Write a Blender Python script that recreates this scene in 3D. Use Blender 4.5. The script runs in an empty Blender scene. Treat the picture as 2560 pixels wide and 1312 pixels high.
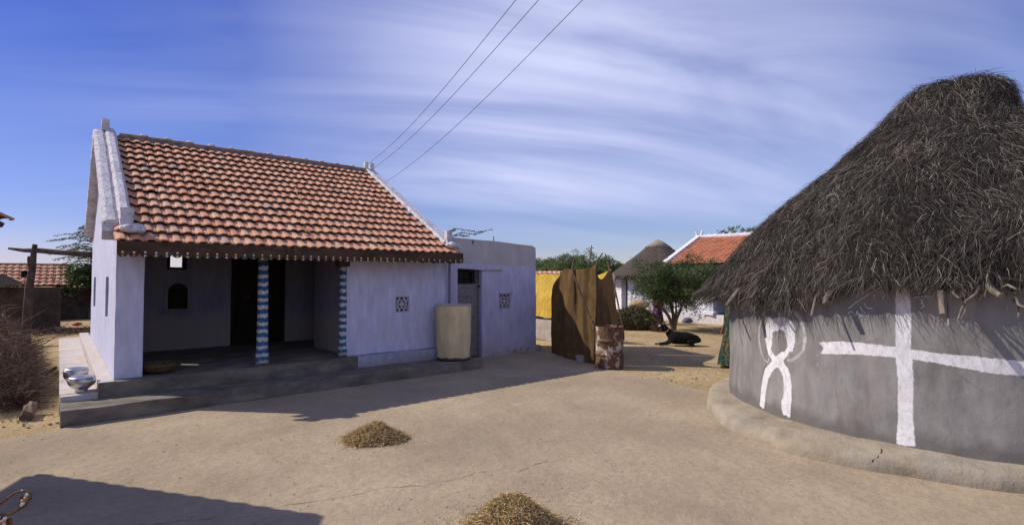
import bpy, bmesh, math, random
import numpy as np
from mathutils import Vector, noise as mnoise
random.seed(7); rng = np.random.default_rng(11)
SC = bpy.context.scene
COL = SC.collection
PI = math.pi
# ------------------------------------------------------------------ camera geometry (pixels of the 2560x1312 photograph)
FP = 1316.0; EYE = 1.9
HEAD = math.atan2(1529, 1316); PITCH = math.atan2(39, 1316)
F0 = np.array([math.cos(HEAD), math.sin(HEAD), 0.]); RT = np.array([math.sin(HEAD), -math.cos(HEAD), 0.]); ZU = np.array([0, 0, 1.])
FW = F0 * math.cos(PITCH) + ZU * math.sin(PITCH); UP = ZU * math.cos(PITCH) - F0 * math.sin(PITCH)
CP = np.array([0, 0, EYE])
def ray(u, v): return RT * (u - 1280) / FP + UP * (656 - v) / FP + FW
def gz(u, v, z=0.): d = ray(u, v); return CP + d * ((z - EYE) / d[2])
def gx(u, v, x): d = ray(u, v); return CP + d * (x / d[0])
def gy(u, v, y): d = ray(u, v); return CP + d * (y / d[1])
def gd(u, v, dep): return CP + ray(u, v) * dep          # dep = distance along the view axis
def loc(dep, right, z=0.): return F0 * dep + RT * right + ZU * z

SUN = np.array([-0.675, 0.738, 0.]); SUN /= np.linalg.norm(SUN); SELEV = math.radians(40)
SUNV = SUN * math.cos(SELEV) + ZU * math.sin(SELEV)

# ------------------------------------------------------------------ materials
class Mt:
    """small wrapper for building node materials"""
    def __init__(s, name, rough=.9, spec=.2, metal=0.):
        s.m = bpy.data.materials.new(name); s.m.use_nodes = True
        s.nt = s.m.node_tree; s.b = s.nt.nodes['Principled BSDF']
        s.b.inputs['Roughness'].default_value = rough
        s.b.inputs['Specular IOR Level'].default_value = spec
        s.b.inputs['Metallic'].default_value = metal
        s.tc = s.nt.nodes.new('ShaderNodeTexCoord')
    def L(s, a, b): s.nt.links.new(a, b)
    def coord(s, sc=(1, 1, 1), src='Object'):
        mp = s.nt.nodes.new('ShaderNodeMapping'); mp.inputs['Scale'].default_value = sc
        s.L(s.tc.outputs[src], mp.inputs['Vector']); return mp.outputs[0]
    def noise(s, scale=3, detail=6, rough=.6, sc=(1, 1, 1), dist=0.):
        n = s.nt.nodes.new('ShaderNodeTexNoise'); n.inputs['Scale'].default_value = scale; n.inputs['Detail'].default_value = detail
        n.inputs['Roughness'].default_value = rough; n.inputs['Distortion'].default_value = dist
        s.L(s.coord(sc), n.inputs['Vector']); return n.outputs['Fac']
    def vor(s, scale=3, feature='DISTANCE_TO_EDGE', sc=(1, 1, 1)):
        n = s.nt.nodes.new('ShaderNodeTexVoronoi'); n.feature = feature; n.inputs['Scale'].default_value = scale
        s.L(s.coord(sc), n.inputs['Vector']); return n.outputs['Distance']
    def ramp(s, fac, stops):
        r = s.nt.nodes.new('ShaderNodeValToRGB'); e = r.color_ramp.elements
        while len(e) < len(stops): e.new(.5)
        for i, (p, c) in enumerate(stops):
            e[i].position = p; e[i].color = (c if isinstance(c, tuple) else (c, c, c)) + (1,)
        s.L(fac, r.inputs[0]); return r.outputs[0]
    def mix(s, fac, a, b, mode='MIX'):
        n = s.nt.nodes.new('ShaderNodeMix'); n.data_type = 'RGBA'; n.blend_type = mode
        for val, i in ((fac, 0), (a, 6), (b, 7)):
            if isinstance(val, (int, float)): n.inputs[i].default_value = val
            elif isinstance(val, tuple): n.inputs[i].default_value = val + (1,)
            else: s.L(val, n.inputs[i])
        return n.outputs[2]
    def math(s, op, a, b=0., c=0., clamp=False):
        n = s.nt.nodes.new('ShaderNodeMath'); n.operation = op; n.use_clamp = clamp
        for i, val in enumerate((a, b, c)):
            if isinstance(val, (int, float)): n.inputs[i].default_value = val
            else: s.L(val, n.inputs[i])
        return n.outputs[0]
    def xyz(s, src='Object'):
        n = s.nt.nodes.new('ShaderNodeSeparateXYZ'); s.L(s.tc.outputs[src], n.inputs[0]); return n.outputs
    def attr(s, name='tint'):
        n = s.nt.nodes.new('ShaderNodeAttribute'); n.attribute_name = name; return n.outputs['Fac']
    def bump(s, h, strength=.5, dist=.02, prev=None, bevel=0.):
        n = s.nt.nodes.new('ShaderNodeBump'); n.inputs['Strength'].default_value = strength; n.inputs['Distance'].default_value = dist
        s.L(h, n.inputs['Height'])
        if prev is not None: s.L(prev, n.inputs['Normal'])
        elif bevel:
            bv = s.nt.nodes.new('ShaderNodeBevel'); bv.samples = 4; bv.inputs['Radius'].default_value = bevel
            s.L(bv.outputs[0], n.inputs['Normal'])
        s.L(n.outputs[0], s.b.inputs['Normal']); return n.outputs[0]
    def col(s, c):
        if isinstance(c, tuple): s.b.inputs['Base Color'].default_value = c + (1,)
        else: s.L(c, s.b.inputs['Base Color'])
        return s
def simple(name, c1, c2, scale=4, rough=.9, bump=.3, bs=40, sc=(1, 1, 1), tint=0., metal=0., spec=.2, dist=.01, bevel=0., lo=.35, hi=.65):
    M = Mt(name, rough, spec, metal)
    c = M.ramp(M.noise(scale, sc=sc), [(lo, c1), (hi, c2)])
    if tint:
        t = M.ramp(M.attr(), [(0, 1 - tint), (1, 1 + tint)])
        c = M.mix(1., c, t, 'MULTIPLY')
    M.col(c)
    if bump: M.bump(M.noise(bs, 4, sc=sc), bump, dist, bevel=bevel)
    return M.m

def wash_mat(name, wash=(.55, .56, .73), dirt=(.42, .34, .25), streaks=True, zband=None, base_dirt=.55, z0=0., bevel=.02):
    """lime-washed plaster: brush strokes, blotches, splashed mud near the foot, optional bare band above zband"""
    M = Mt(name, .92, .1)
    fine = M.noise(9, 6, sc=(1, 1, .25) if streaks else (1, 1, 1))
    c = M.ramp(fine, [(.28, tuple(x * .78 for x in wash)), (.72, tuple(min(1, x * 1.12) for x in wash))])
    blot = M.ramp(M.noise(1.3, 7, .65, sc=(1, 1, .6)), [(.48, 0.), (.72, .5)])
    c = M.mix(blot, c, tuple(.6 * x + .4 * y for x, y in zip(wash, dirt)))
    spot = M.ramp(M.noise(5.5, 5, .6), [(.66, 0.), (.70, .55)])
    c = M.mix(spot, c, (.40, .37, .36))
    z = M.xyz()[2]
    foot = M.math('ADD', z, M.math('MULTIPLY', M.noise(2.2, 6, .7), -.9))
    fm = M.ramp(foot, [(max(0., z0 - .42), base_dirt), (max(.02, z0 - .02), 0.)]) if z0 > .4 else M.ramp(M.math('ADD', foot, .5), [(.0, base_dirt), (.45, 0.)])
    c = M.mix(fm, c, dirt)
    drip = M.math('MULTIPLY', M.ramp(M.noise(6, 5, .6, sc=(1, 1, .05)), [(.50, 0.), (.70, .4)]), M.ramp(M.noise(1.1, 4, .6), [(.4, .2), (.62, 1.)]))
    c = M.mix(drip, c, tuple(.55 * x + .45 * y for x, y in zip(wash, (.30, .25, .21))))
    if zband:
        w = M.math('ADD', z, M.math('MULTIPLY', M.math('SUBTRACT', M.noise(1.6, 5, .6, sc=(1, 1, .2)), .5), .5))
        bm = M.ramp(M.math('SUBTRACT', w, zband), [(.0, 0.), (.015, 1.)])
        bare = M.ramp(M.noise(3, 6, sc=(1, 1, .5)), [(.3, (.38, .37, .38)), (.7, (.50, .48, .49))])
        c = M.mix(bm, c, bare)
    M.col(c)
    b1 = M.bump(M.noise(28, 6, .6, sc=(1, 1, .5)), .35, .012, bevel=bevel)
    M.bump(M.noise(2.5, 3), .5, .05, prev=b1)
    return M.m

MAT = {}
def setup_materials():
    m = MAT
    m['wash'] = wash_mat('lavender_limewash')
    m['wash_block'] = wash_mat('lavender_limewash_block', wash=(.50, .50, .69), zband=2.22)
    m['white_wash'] = wash_mat('white_limewash', wash=(.72, .72, .80), dirt=(.5, .42, .33), base_dirt=.4)
    # white lime coping with black specks
    M = Mt('coping_lime', .95, .1)
    c = M.ramp(M.noise(6, 8, .7), [(.3, (.36, .34, .36)), (.5, (.62, .60, .64)), (.7, (.75, .74, .80))])
    c = M.mix(M.ramp(M.noise(24, 5, .7), [(.56, 0.), (.62, .85)]), c, (.09, .08, .07)); M.col(c)
    b = M.bump(M.noise(16, 8, .7), .7, .03, bevel=.02); M.bump(M.noise(60, 4), .4, .008, prev=b); m['coping'] = M.m
    # roof tiles
    def tile(nm, a, b, d):
        M = Mt(nm, .85, .2)
        c = M.ramp(M.attr(), [(0, a), (.5, b), (.85, d), (1, (.34, .27, .22))])
        c = M.mix(M.ramp(M.noise(7, 8, .7), [(.4, 0.), (.75, .45)]), c, (.26, .17, .13))
        c = M.mix(M.ramp(M.noise(2.2, 8, .75), [(.52, 0.), (.66, .6)]), c, (.15, .12, .10))
        M.col(c); M.bump(M.noise(50, 5), .4, .006); return M.m
    m['tile'] = tile('clay_tile', (.53, .25, .15), (.61, .325, .205), (.65, .40, .27))
    m['tile_red'] = tile('red_clay_tile', (.46, .15, .075), (.54, .20, .10), (.52, .24, .14))
    m['dark'] = simple('soot_dark_wood', (.012, .01, .008), (.03, .022, .016), 6)
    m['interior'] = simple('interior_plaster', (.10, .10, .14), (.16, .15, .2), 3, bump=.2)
    # porch wash (wall wash darkened to paint in the porch shade)
    # cement plinth
    M = Mt('cement_plinth', .8, .3)
    c = M.ramp(M.noise(4, 8, .65, sc=(.5, 1, 1)), [(.3, (.075, .066, .052)), (.5, (.15, .132, .107)), (.72, (.27, .235, .195))])
    c = M.mix(M.ramp(M.noise(1.2, 6, .7), [(.5, 0.), (.7, .45)]), c, (.26, .22, .18)); M.col(c)
    b = M.bump(M.noise(12, 8, .65), .5, .02, bevel=.025); M.bump(M.noise(80, 3), .3, .004, prev=b); m['cement'] = M.m
    M = Mt('washed_plinth', .85, .2)
    c = M.ramp(M.noise(5, 8, .65, sc=(.4, 2.5, 1)), [(.3, (.38, .33, .29)), (.5, (.50, .455, .44)), (.7, (.62, .58, .60))])
    c = M.mix(M.ramp(M.noise(2.4, 7, .7, sc=(3, .6, 1)), [(.5, 0.), (.66, .6)]), c, (.50, .36, .20)); M.col(c)
    M.bump(M.noise(14, 7, .65), .5, .02, bevel=.025); m['washed'] = M.m
    # ground
    M = Mt('courtyard_mud', .95, .1)
    c = M.ramp(M.noise(.7, 8, .6, dist=.15), [(.3, (.30, .235, .165)), (.5, (.38, .30, .205)), (.7, (.455, .365, .25))])
    c = M.mix(M.ramp(M.noise(.45, 5, .6, sc=(1, .7, 1), dist=.2), [(.48, 0.), (.64, .6)]), c, (.29, .23, .155))
    c = M.mix(M.ramp(M.noise(14, 8, .7), [(.35, .5), (.55, 0.)]), c, (.24, .19, .15))
    c = M.mix(M.ramp(M.noise(70, 4, .7), [(.55, 0.), (.78, .35)]), c, (.52, .45, .38))
    cr = M.vor(.33, sc=(.7, 1, 1))
    # warp cracks
    M.col(c)
    b = M.bump(M.noise(2.6, 6, .58, sc=(1, 1, 1), dist=.1), .6, .06)
    b = M.bump(M.noise(22, 7, .7), .6, .014, prev=b); M.bump(M.noise(110, 4, .7), .65, .006, prev=b); m['court'] = M.m
    M = Mt('yellow_sand', .97, .05)
    c = M.ramp(M.noise(.5, 8, .65, dist=.3), [(.3, (.32, .235, .13)), (.5, (.42, .31, .17)), (.7, (.48, .37, .22))])
    c = M.mix(M.ramp(M.noise(5, 8, .75), [(.35, .5), (.5, 0.)]), c, (.25, .18, .12))
    c = M.mix(M.ramp(M.noise(40, 4, .7), [(.6, 0.), (.66, .6)]), c, (.14, .10, .07)); M.col(c)
    b = M.bump(M.noise(2.2, 6, .6, sc=(1, 1, 1)), .8, .09); b = M.bump(M.noise(14, 7, .7), .9, .03, prev=b); M.bump(M.noise(70, 3), .6, .008, prev=b); m['sand'] = M.m
    # thatch
    M = Mt('grey_thatch_straw', .9, .15)
    c = M.ramp(M.attr(), [(0, (.014, .012, .010)), (.40, (.055, .047, .042)), (.7, (.14, .12, .107)), (.92, (.29, .25, .215)), (1, (.46, .37, .28))]); M.col(c); m['straw'] = M.m
    M = Mt('thatch_bed', .95, .05)
    M.col(M.ramp(M.noise(30, 6, .7, sc=(1, 1, .2)), [(.35, (.012, .010, .009)), (.7, (.06, .048, .042))])); M.bump(M.noise(60, 5, sc=(1, 1, .2)), 1., .04); m['thatchbed'] = M.m
    M = Mt('dry_straw_pile', .85, .2)
    M.col(M.ramp(M.attr(), [(0, (.10, .065, .025)), (.3, (.32, .215, .09)), (.7, (.58, .42, .20)), (1, (.82, .68, .44))])); m['hay'] = M.m
    M = Mt('dry_twigs', .9, .1)
    M.col(M.ramp(M.attr(), [(0, (.045, .028, .018)), (.5, (.13, .085, .055)), (.85, (.24, .17, .12)), (1, (.42, .34, .27))])); m['twig'] = M.m
    # leaves
    def leaf(nm, a, b, d):
        M = Mt(nm, .6, .3); M.col(M.ramp(M.attr(), [(0, a), (.6, b), (1, d)]))
        M.b.inputs['Subsurface Weight'].default_value = 0.
        tr = M.nt.nodes.new('ShaderNodeBsdfTranslucent'); mx = M.nt.nodes.new('ShaderNodeMixShader'); mx.inputs[0].default_value = .25
        tr.inputs[0].default_value = b + (1,)
        out = M.nt.nodes['Material Output']
        M.L(M.b.outputs[0], mx.inputs[1]); M.L(tr.outputs[0], mx.inputs[2]); M.L(mx.outputs[0], out.inputs[0]); return M.m
    m['leaf'] = leaf('dark_green_leaves', (.022, .04, .015), (.06, .095, .03), (.17, .20, .06))
    m['leaf2'] = leaf('feathery_green_leaves', (.06, .095, .03), (.115, .17, .055), (.22, .28, .09))
    m['bark'] = simple('grey_brown_bark', (.09, .06, .045), (.22, .16, .12), 10, sc=(1, 1, .3), bump=.8, bs=40)
    m['pole'] = simple('weathered_pole_wood', (.20, .16, .13), (.42, .35, .30), 12, sc=(1, 1, .2), bump=.6, bs=50)
    m['oldwood'] = simple('old_dark_timber', (.035, .025, .022), (.10, .072, .062), 9, sc=(1, 1, .3), bump=.8, bs=30)
    m['doorwood'] = simple('black_brown_door_wood', (.016, .012, .01), (.035, .025, .018), 8, sc=(1, 1, .2), bump=.5, bs=40)
    m['valance'] = simple('brown_painted_board', (.05, .03, .02), (.10, .062, .042), 7, sc=(.4, 1, 1), bump=.3)
    m['dotw'] = simple('cream_stud_paint', (.5, .48, .40), (.62, .6, .5), 9, bump=0)
    m['doty'] = simple('yellow_stud_paint', (.52, .46, .18), (.6, .52, .24), 9, bump=0)
    m['doto'] = simple('orange_stud_paint', (.5, .16, .06), (.55, .2, .09), 9, bump=0)
    m['dotb'] = simple('teal_stud_paint', (.08, .22, .26), (.1, .26, .3), 9, bump=0)
    m['faint'] = simple('faint_scratched_paint', (.13, .10, .085), (.17, .13, .11), 9, bump=0)
    m['chalk'] = simple('white_chalk', (.5, .52, .62), (.75, .78, .9), 60, bump=0)
    # striped column
    M = Mt('blue_white_striped_paint', .8, .2)
    z = M.xyz()[2]
    w = M.math('ADD', M.math('MULTIPLY', z, 7.35), M.math('MULTIPLY', M.math('SUBTRACT', M.noise(3, 4, .6, sc=(1.5, 1.5, 1)), .5), 1.2))
    fr = M.math('FRACT', w)
    f = M.ramp(fr, [(.0, 0.), (.03, 1.), (.44, 1.), (.48, 0.)])
    lowf = M.ramp(z, [(.18, 1.), (.2, 0.)])
    blue = M.ramp(M.noise(20, 5), [(.35, (.022, .07, .17)), (.7, (.05, .16, .31))])
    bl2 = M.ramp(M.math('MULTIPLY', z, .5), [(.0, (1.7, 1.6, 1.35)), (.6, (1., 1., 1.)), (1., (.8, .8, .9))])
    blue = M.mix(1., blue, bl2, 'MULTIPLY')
    wht = M.ramp(M.noise(25, 6, .7), [(.35, (.30, .27, .25)), (.6, (.62, .60, .58))])
    c = M.mix(f, blue, wht); c = M.mix(lowf, c, blue); M.col(c); M.bump(M.noise(30, 5), .5, .01); m['stripe'] = M.m
    # cistern
    M = Mt('cream_cement', .85, .2)
    c = M.ramp(M.noise(4, 8, .65, sc=(1, 1, .35)), [(.3, (.46, .36, .20)), (.55, (.66, .54, .32)), (.75, (.74, .64, .42))])
    c = M.mix(M.ramp(M.noise(9, 6, .7), [(.62, 0.), (.7, .6)]), c, (.28, .19, .11))
    z = M.xyz()[2]
    wz = M.math('ADD', z, M.math('MULTIPLY', M.math('SUBTRACT', M.noise(9, 4), .5), .12))
    c = M.mix(M.ramp(wz, [(.05, 1.), (.065, 0.)]), c, (.06, .055, .05)); M.col(c)
    M.bump(M.noise(14, 7), .4, .02); m['cream'] = M.m
    # rusty drum
    M = Mt('rusty_white_drum', .7, .3)
    n = M.noise(6, 10, .75, sc=(1, 1, .8)); n2 = M.noise(3, 5, .6, sc=(1.6, 1.6, .4))
    z = M.xyz()[2]
    k = M.math('ADD', M.math('MULTIPLY', n, .75), M.math('MULTIPLY', n2, .3))
    k = M.math('ADD', k, M.math('MULTIPLY', M.math('ABSOLUTE', M.math('SUBTRACT', z, .42)), .18))
    pm = M.ramp(k, [(.485, 0.), (.535, 1.)])
    rust = M.ramp(M.noise(20, 6), [(.3, (.055, .026, .015)), (.6, (.15, .075, .045)), (.8, (.25, .13, .08))])
    pnt = M.ramp(M.noise(8, 6), [(.3, (.34, .28, .22)), (.7, (.56, .50, .44))])
    M.col(M.mix(pm, pnt, rust)); M.bump(M.noise(30, 6), .5, .008); m['drum'] = M.m
    # burlap
    M = Mt('brown_sackcloth', .95, .05)
    c = M.ramp(M.noise(4, 8, .65, sc=(1, 1, .8)), [(.3, (.08, .050, .022)), (.7, (.165, .104, .048))])
    c = M.mix(M.ramp(M.noise(30, 3, .6, sc=(1, 1, .12)), [(.64, 0.), (.72, .5)]), c, (.30, .22, .12)); M.col(c)
    b = M.bump(M.noise(140, 2), .5, .004); M.bump(M.noise(7, 4, sc=(1, 1, .3)), .6, .03, prev=b)
    tr = M.nt.nodes.new('ShaderNodeBsdfTranslucent'); tr.inputs[0].default_value = (.3, .18, .07, 1); mx = M.nt.nodes.new('ShaderNodeMixShader'); mx.inputs[0].default_value = .06
    M.L(M.b.outputs[0], mx.inputs[1]); M.L(tr.outputs[0], mx.inputs[2]); M.L(mx.outputs[0], M.nt.nodes['Material Output'].inputs[0]); m['burlap'] = M.m
    M = Mt('yellow_tarpaulin', .6, .3)
    c = M.ramp(M.noise(5, 7, .65), [(.3, (.70, .45, .06)), (.6, (.82, .58, .10)), (.8, (.86, .68, .24))]); M.col(c)
    M.bump(M.noise(2.6, 5, .55, dist=.6), 1., .08)
    tr = M.nt.nodes.new('ShaderNodeBsdfTranslucent'); tr.inputs[0].default_value = (.8, .5, .1, 1); mx = M.nt.nodes.new('ShaderNodeMixShader'); mx.inputs[0].default_value = .3
    M.L(M.b.outputs[0], mx.inputs[1]); M.L(tr.outputs[0], mx.inputs[2]); M.L(mx.outputs[0], M.nt.nodes['Material Output'].inputs[0]); m['tarp'] = M.m
    m['alu'] = simple('beaten_aluminium', (.42, .42, .43), (.6, .6, .62), 8, rough=.33, metal=1., bump=.15, bs=18, spec=.5)
    # sheet-metal door
    M = Mt('grey_sheet_metal_door', .6, .4, .3)
    c = M.ramp(M.noise(10, 6, .7), [(.3, (.16, .15, .155)), (.7, (.28, .26, .265))])
    c = M.mix(M.ramp(M.noise(16, 6, .75, sc=(2.2, 1, .5)), [(.60, 0.), (.66, .8)]), c, (.55, .52, .52)); M.col(c); M.bump(M.noise(12, 5), .6, .02); m['sheet'] = M.m
    m['iron'] = simple('dark_iron', (.03, .03, .035), (.07, .065, .065), 10, rough=.6, metal=.4)
    m['brass'] = simple('brass_ring', (.35, .25, .1), (.45, .33, .15), 10, rough=.4, metal=.8, bump=0)
    m['pipe'] = simple('grey_plastic_pipe', (.16, .15, .19), (.22, .20, .25), 6, rough=.6, bump=.1)
    m['wire'] = simple('power_wire', (.06, .06, .07), (.09, .09, .1), 6, rough=.6, bump=0)
    m['shedwall'] = simple('shaded_mud_wall', (.035, .025, .018), (.075, .052, .036), 3, bump=.7, bs=12, dist=.04)  # mud colour darkened to paint in the shade on the far-left walls
    m['mudwall'] = simple('brown_mud_wall', (.10, .07, .05), (.18, .13, .09), 3, bump=.7, bs=12, dist=.04)
    m['graywall'] = simple('grey_cement_wall', (.33, .30, .27), (.48, .44, .40), 3, bump=.5, bs=14, dist=.03)
    m['stone'] = simple('rough_footing_stone', (.26, .22, .20), (.46, .41, .38), 14, bump=1., bs=18, dist=.05)
    m['sack'] = simple('jute_sack', (.35, .24, .12), (.48, .35, .19), 8, bump=.5, bs=90)
    m['palesheet'] = simple('pale_plastic', (.6, .6, .66), (.75, .75, .8), 6, bump=.2)
    m['reed'] = simple('dark_reed_thatch', (.045, .036, .03), (.11, .088, .07), 22, sc=(1, 1, .35), bump=1., bs=40, dist=.04)
    m['reedtop'] = simple('pale_thatch_cap', (.2, .17, .13), (.38, .33, .27), 22, sc=(1, 1, .4), bump=.8, bs=50, dist=.03)
    m['purple'] = simple('purple_cotton', (.06, .012, .07), (.12, .025, .14), 8, sc=(2, 2, .3), bump=.6, bs=12, dist=.03)
    m['rust'] = simple('rust_brown_cotton', (.09, .03, .02), (.18, .07, .04), 8, bump=.5, bs=14, dist=.02)
    m['skin'] = simple('brown_skin', (.13, .065, .04), (.17, .09, .055), 8, rough=.6, bump=.1)
    m['hair'] = simple('black_hair', (.008, .007, .007), (.02, .018, .017), 30, rough=.5, bump=.3)
    M = Mt('green_cotton_orange_flowers', .9, .1)
    d = M.vor(16, 'F1'); base = M.ramp(M.noise(20, 4), [(.3, (.008, .035, .03)), (.7, (.018, .06, .05))])
    c = M.mix(M.ramp(d, [(.22, 1.), (.29, 0.)]), base, (.38, .09, .02)); c = M.mix(M.ramp(d, [(.14, 1.), (.18, 0.)]), c, (.10, .02, .02))
    c = M.mix(M.ramp(M.vor(34, 'F1'), [(.16, .8), (.2, 0.)]), c, (.55, .38, .08)); M.col(c); M.bump(M.noise(12, 3, sc=(2, 2, .3)), .5, .03); m['floral'] = M.m
    m['goat'] = simple('black_goat_hair', (.004, .0035, .0035), (.013, .011, .010), 20, rough=.7, bump=1., bs=60, spec=.15, dist=.02)
    m['white'] = simple('white_hair', (.5, .48, .45), (.65, .62, .6), 20, bump=.2)
    m['tan'] = simple('tan_rope', (.3, .2, .11), (.45, .32, .2), 60, bump=.5, bs=120)
    m['redcloth'] = simple('red_cloth', (.3, .03, .02), (.4, .06, .03), 8)
    m['bluecloth'] = simple('blue_cloth', (.06, .07, .12), (.16, .18, .26), 8)
    m['basket'] = simple('dark_woven_basket', (.07, .045, .025), (.16, .10, .055), 25, bump=.8, bs=50)
    m['rope'] = simple('brown_coir_rope', (.10, .05, .015), (.22, .12, .04), 60, bump=.8, bs=90)
    m['beadw'] = simple('milk_glass_bead', (.5, .5, .48), (.7, .68, .65), 10, rough=.3, bump=0, spec=.5)
    m['beado'] = simple('amber_bead', (.5, .2, .05), (.6, .3, .1), 10, rough=.3, bump=0, spec=.5)
    m['beadb'] = simple('blue_bead', (.03, .05, .3), (.05, .08, .4), 10, rough=.3, bump=0, spec=.5)
    m['mortar'] = simple('ridge_mortar', (.10, .095, .10), (.24, .22, .23), 8, bump=.8, bs=25, dist=.02)
    m['ridgetile'] = simple('weathered_ridge_tile', (.20, .12, .07), (.36, .21, .13), 8, bump=.4)
    # translucent curtain in rear vent
    M = Mt('thin_white_sheet', .9, .1); M.col((.85, .86, .9))
    tr = M.nt.nodes.new('ShaderNodeBsdfTranslucent'); tr.inputs[0].default_value = (.93, .94, .97, 1); mx = M.nt.nodes.new('ShaderNodeMixShader'); mx.inputs[0].default_value = .8
    M.L(M.b.outputs[0], mx.inputs[1]); M.L(tr.outputs[0], mx.inputs[2]); M.L(mx.outputs[0], M.nt.nodes['Material Output'].inputs[0]); m['sheetcloth'] = M.m
setup_materials()

# ------------------------------------------------------------------ mesh helpers
def wob(p, amp, sc):
    if not amp: return p
    v = mnoise.noise_vector(Vector((p[0] * sc, p[1] * sc, p[2] * sc)))
    return (p[0] + v.x * amp, p[1] + v.y * amp, p[2] + v.z * amp)
class MB:
    def __init__(s): s.v = []; s.f = []; s.mi = []; s.t = []; s.cm = 0; s.ct = .5
    def face(s, idx): s.f.append(tuple(idx)); s.mi.append(s.cm); s.t.append(s.ct)
    def add(s, vs, fs):
        o = len(s.v); s.v += [tuple(map(float, p)) for p in vs]
        for f in fs: s.face([o + i for i in f])
    def box(s, x0, x1, y0, y1, z0, z1):
        vs = [(x, y, z) for x in (x0, x1) for y in (y0, y1) for z in (z0, z1)]
        s.add(vs, [(0, 1, 3, 2), (4, 6, 7, 5), (0, 4, 5, 1), (2, 3, 7, 6), (0, 2, 6, 4), (1, 5, 7, 3)]); return s
    def nbox(s, x0, x1, y0, y1, z0, z1, step=.15, amp=.008, sc=2.5, shear=None):
        """box with subdivided, slightly uneven faces"""
        def br(a, b): n = max(1, int(round((b - a) / step))); return [a + (b - a) * i / n for i in range(n + 1)]
        X, Y, Zs = br(x0, x1), br(y0, y1), br(z0, z1)
        cache = {}
        def V(p):
            k = tuple(round(c, 5) for c in p)
            if k not in cache:
                q = shear(p) if shear else p
                cache[k] = len(s.v); s.v.append(wob(q, amp, sc))
            return cache[k]
        for i in range(len(X) - 1):
            for j in range(len(Y) - 1):
                s.face([V((X[i], Y[j], z0)), V((X[i], Y[j + 1], z0)), V((X[i + 1], Y[j + 1], z0)), V((X[i + 1], Y[j], z0))])
                s.face([V((X[i], Y[j], z1)), V((X[i + 1], Y[j], z1)), V((X[i + 1], Y[j + 1], z1)), V((X[i], Y[j + 1], z1))])
        for i in range(len(X) - 1):
            for k in range(len(Zs) - 1):
                s.face([V((X[i], y0, Zs[k])), V((X[i + 1], y0, Zs[k])), V((X[i + 1], y0, Zs[k + 1])), V((X[i], y0, Zs[k + 1]))])
                s.face([V((X[i], y1, Zs[k])), V((X[i], y1, Zs[k + 1])), V((X[i + 1], y1, Zs[k + 1])), V((X[i + 1], y1, Zs[k]))])
        for j in range(len(Y) - 1):
            for k in range(len(Zs) - 1):
                s.face([V((x0, Y[j], Zs[k])), V((x0, Y[j], Zs[k + 1])), V((x0, Y[j + 1], Zs[k + 1])), V((x0, Y[j + 1], Zs[k]))])
                s.face([V((x1, Y[j], Zs[k])), V((x1, Y[j + 1], Zs[k])), V((x1, Y[j + 1], Zs[k + 1])), V((x1, Y[j], Zs[k + 1]))])
        return s
    def wall(s, axis, a0, a1, z0, z1, c0, c1, holes=(), step=.2, amp=.006, sc=2.5, top=None):
        """wall slab. axis 'x': runs along x at y c0..c1; axis 'y': runs along y at x c0..c1. holes = (a,b,za,zb). top(a)->height limit"""
        A = sorted(set([a0, a1] + [h for q in holes for h in q[:2] if a0 < h < a1])); Zs = sorted(set([z0, z1] + [h for q in holes for h in q[2:] if z0 < h < z1]))
        def fine(L):
            o = []
            for p, q in zip(L[:-1], L[1:]):
                n = max(1, int(math.ceil((q - p) / step))); o += [p + (q - p) * i / n for i in range(n)]
            return o + [L[-1]]
        A, Zs = fine(A), fine(Zs)
        def ok(i, k):
            if i < 0 or k < 0 or i >= len(A) - 1 or k >= len(Zs) - 1: return False
            a, z = (A[i] + A[i + 1]) / 2, (Zs[k] + Zs[k + 1]) / 2
            return not any(h[0] < a < h[1] and h[2] < z < h[3] for h in holes)
        cache = {}
        def V(i, k, c):
            if (i, k, c) not in cache:
                a, z = A[i], Zs[k]
                if top: z = z0 + (z - z0) * (top(a) - z0) / (z1 - z0)
                p = (a, c, z) if axis == 'x' else (c, a, z)
                cache[(i, k, c)] = len(s.v); s.v.append(wob(p, amp, sc))
            return cache[(i, k, c)]
        for i in range(len(A) - 1):
            for k in range(len(Zs) - 1):
                if not ok(i, k): continue
                s.face([V(i, k, c0), V(i + 1, k, c0), V(i + 1, k + 1, c0), V(i, k + 1, c0)])
                s.face([V(i, k, c1), V(i, k + 1, c1), V(i + 1, k + 1, c1), V(i + 1, k, c1)])
                if not ok(i - 1, k): s.face([V(i, k, c0), V(i, k + 1, c0), V(i, k + 1, c1), V(i, k, c1)])
                if not ok(i + 1, k): s.face([V(i + 1, k, c0), V(i + 1, k, c1), V(i + 1, k + 1, c1), V(i + 1, k + 1, c0)])
                if not ok(i, k - 1): s.face([V(i, k, c0), V(i, k, c1), V(i + 1, k, c1), V(i + 1, k, c0)])
                if not ok(i, k + 1): s.face([V(i, k + 1, c0), V(i + 1, k + 1, c0), V(i + 1, k + 1, c1), V(i, k + 1, c1)])
        return s
    def prism(s, poly, d):
        """poly: 3D points (closed), extruded by vector d"""
        n = len(poly); d = np.array(d, float)
        s.add(list(poly) + [np.array(p) + d for p in poly], [tuple(range(n))[::-1], tuple(range(n, 2 * n))] + [(i, (i + 1) % n, (i + 1) % n + n, i + n) for i in range(n)]); return s
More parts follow.
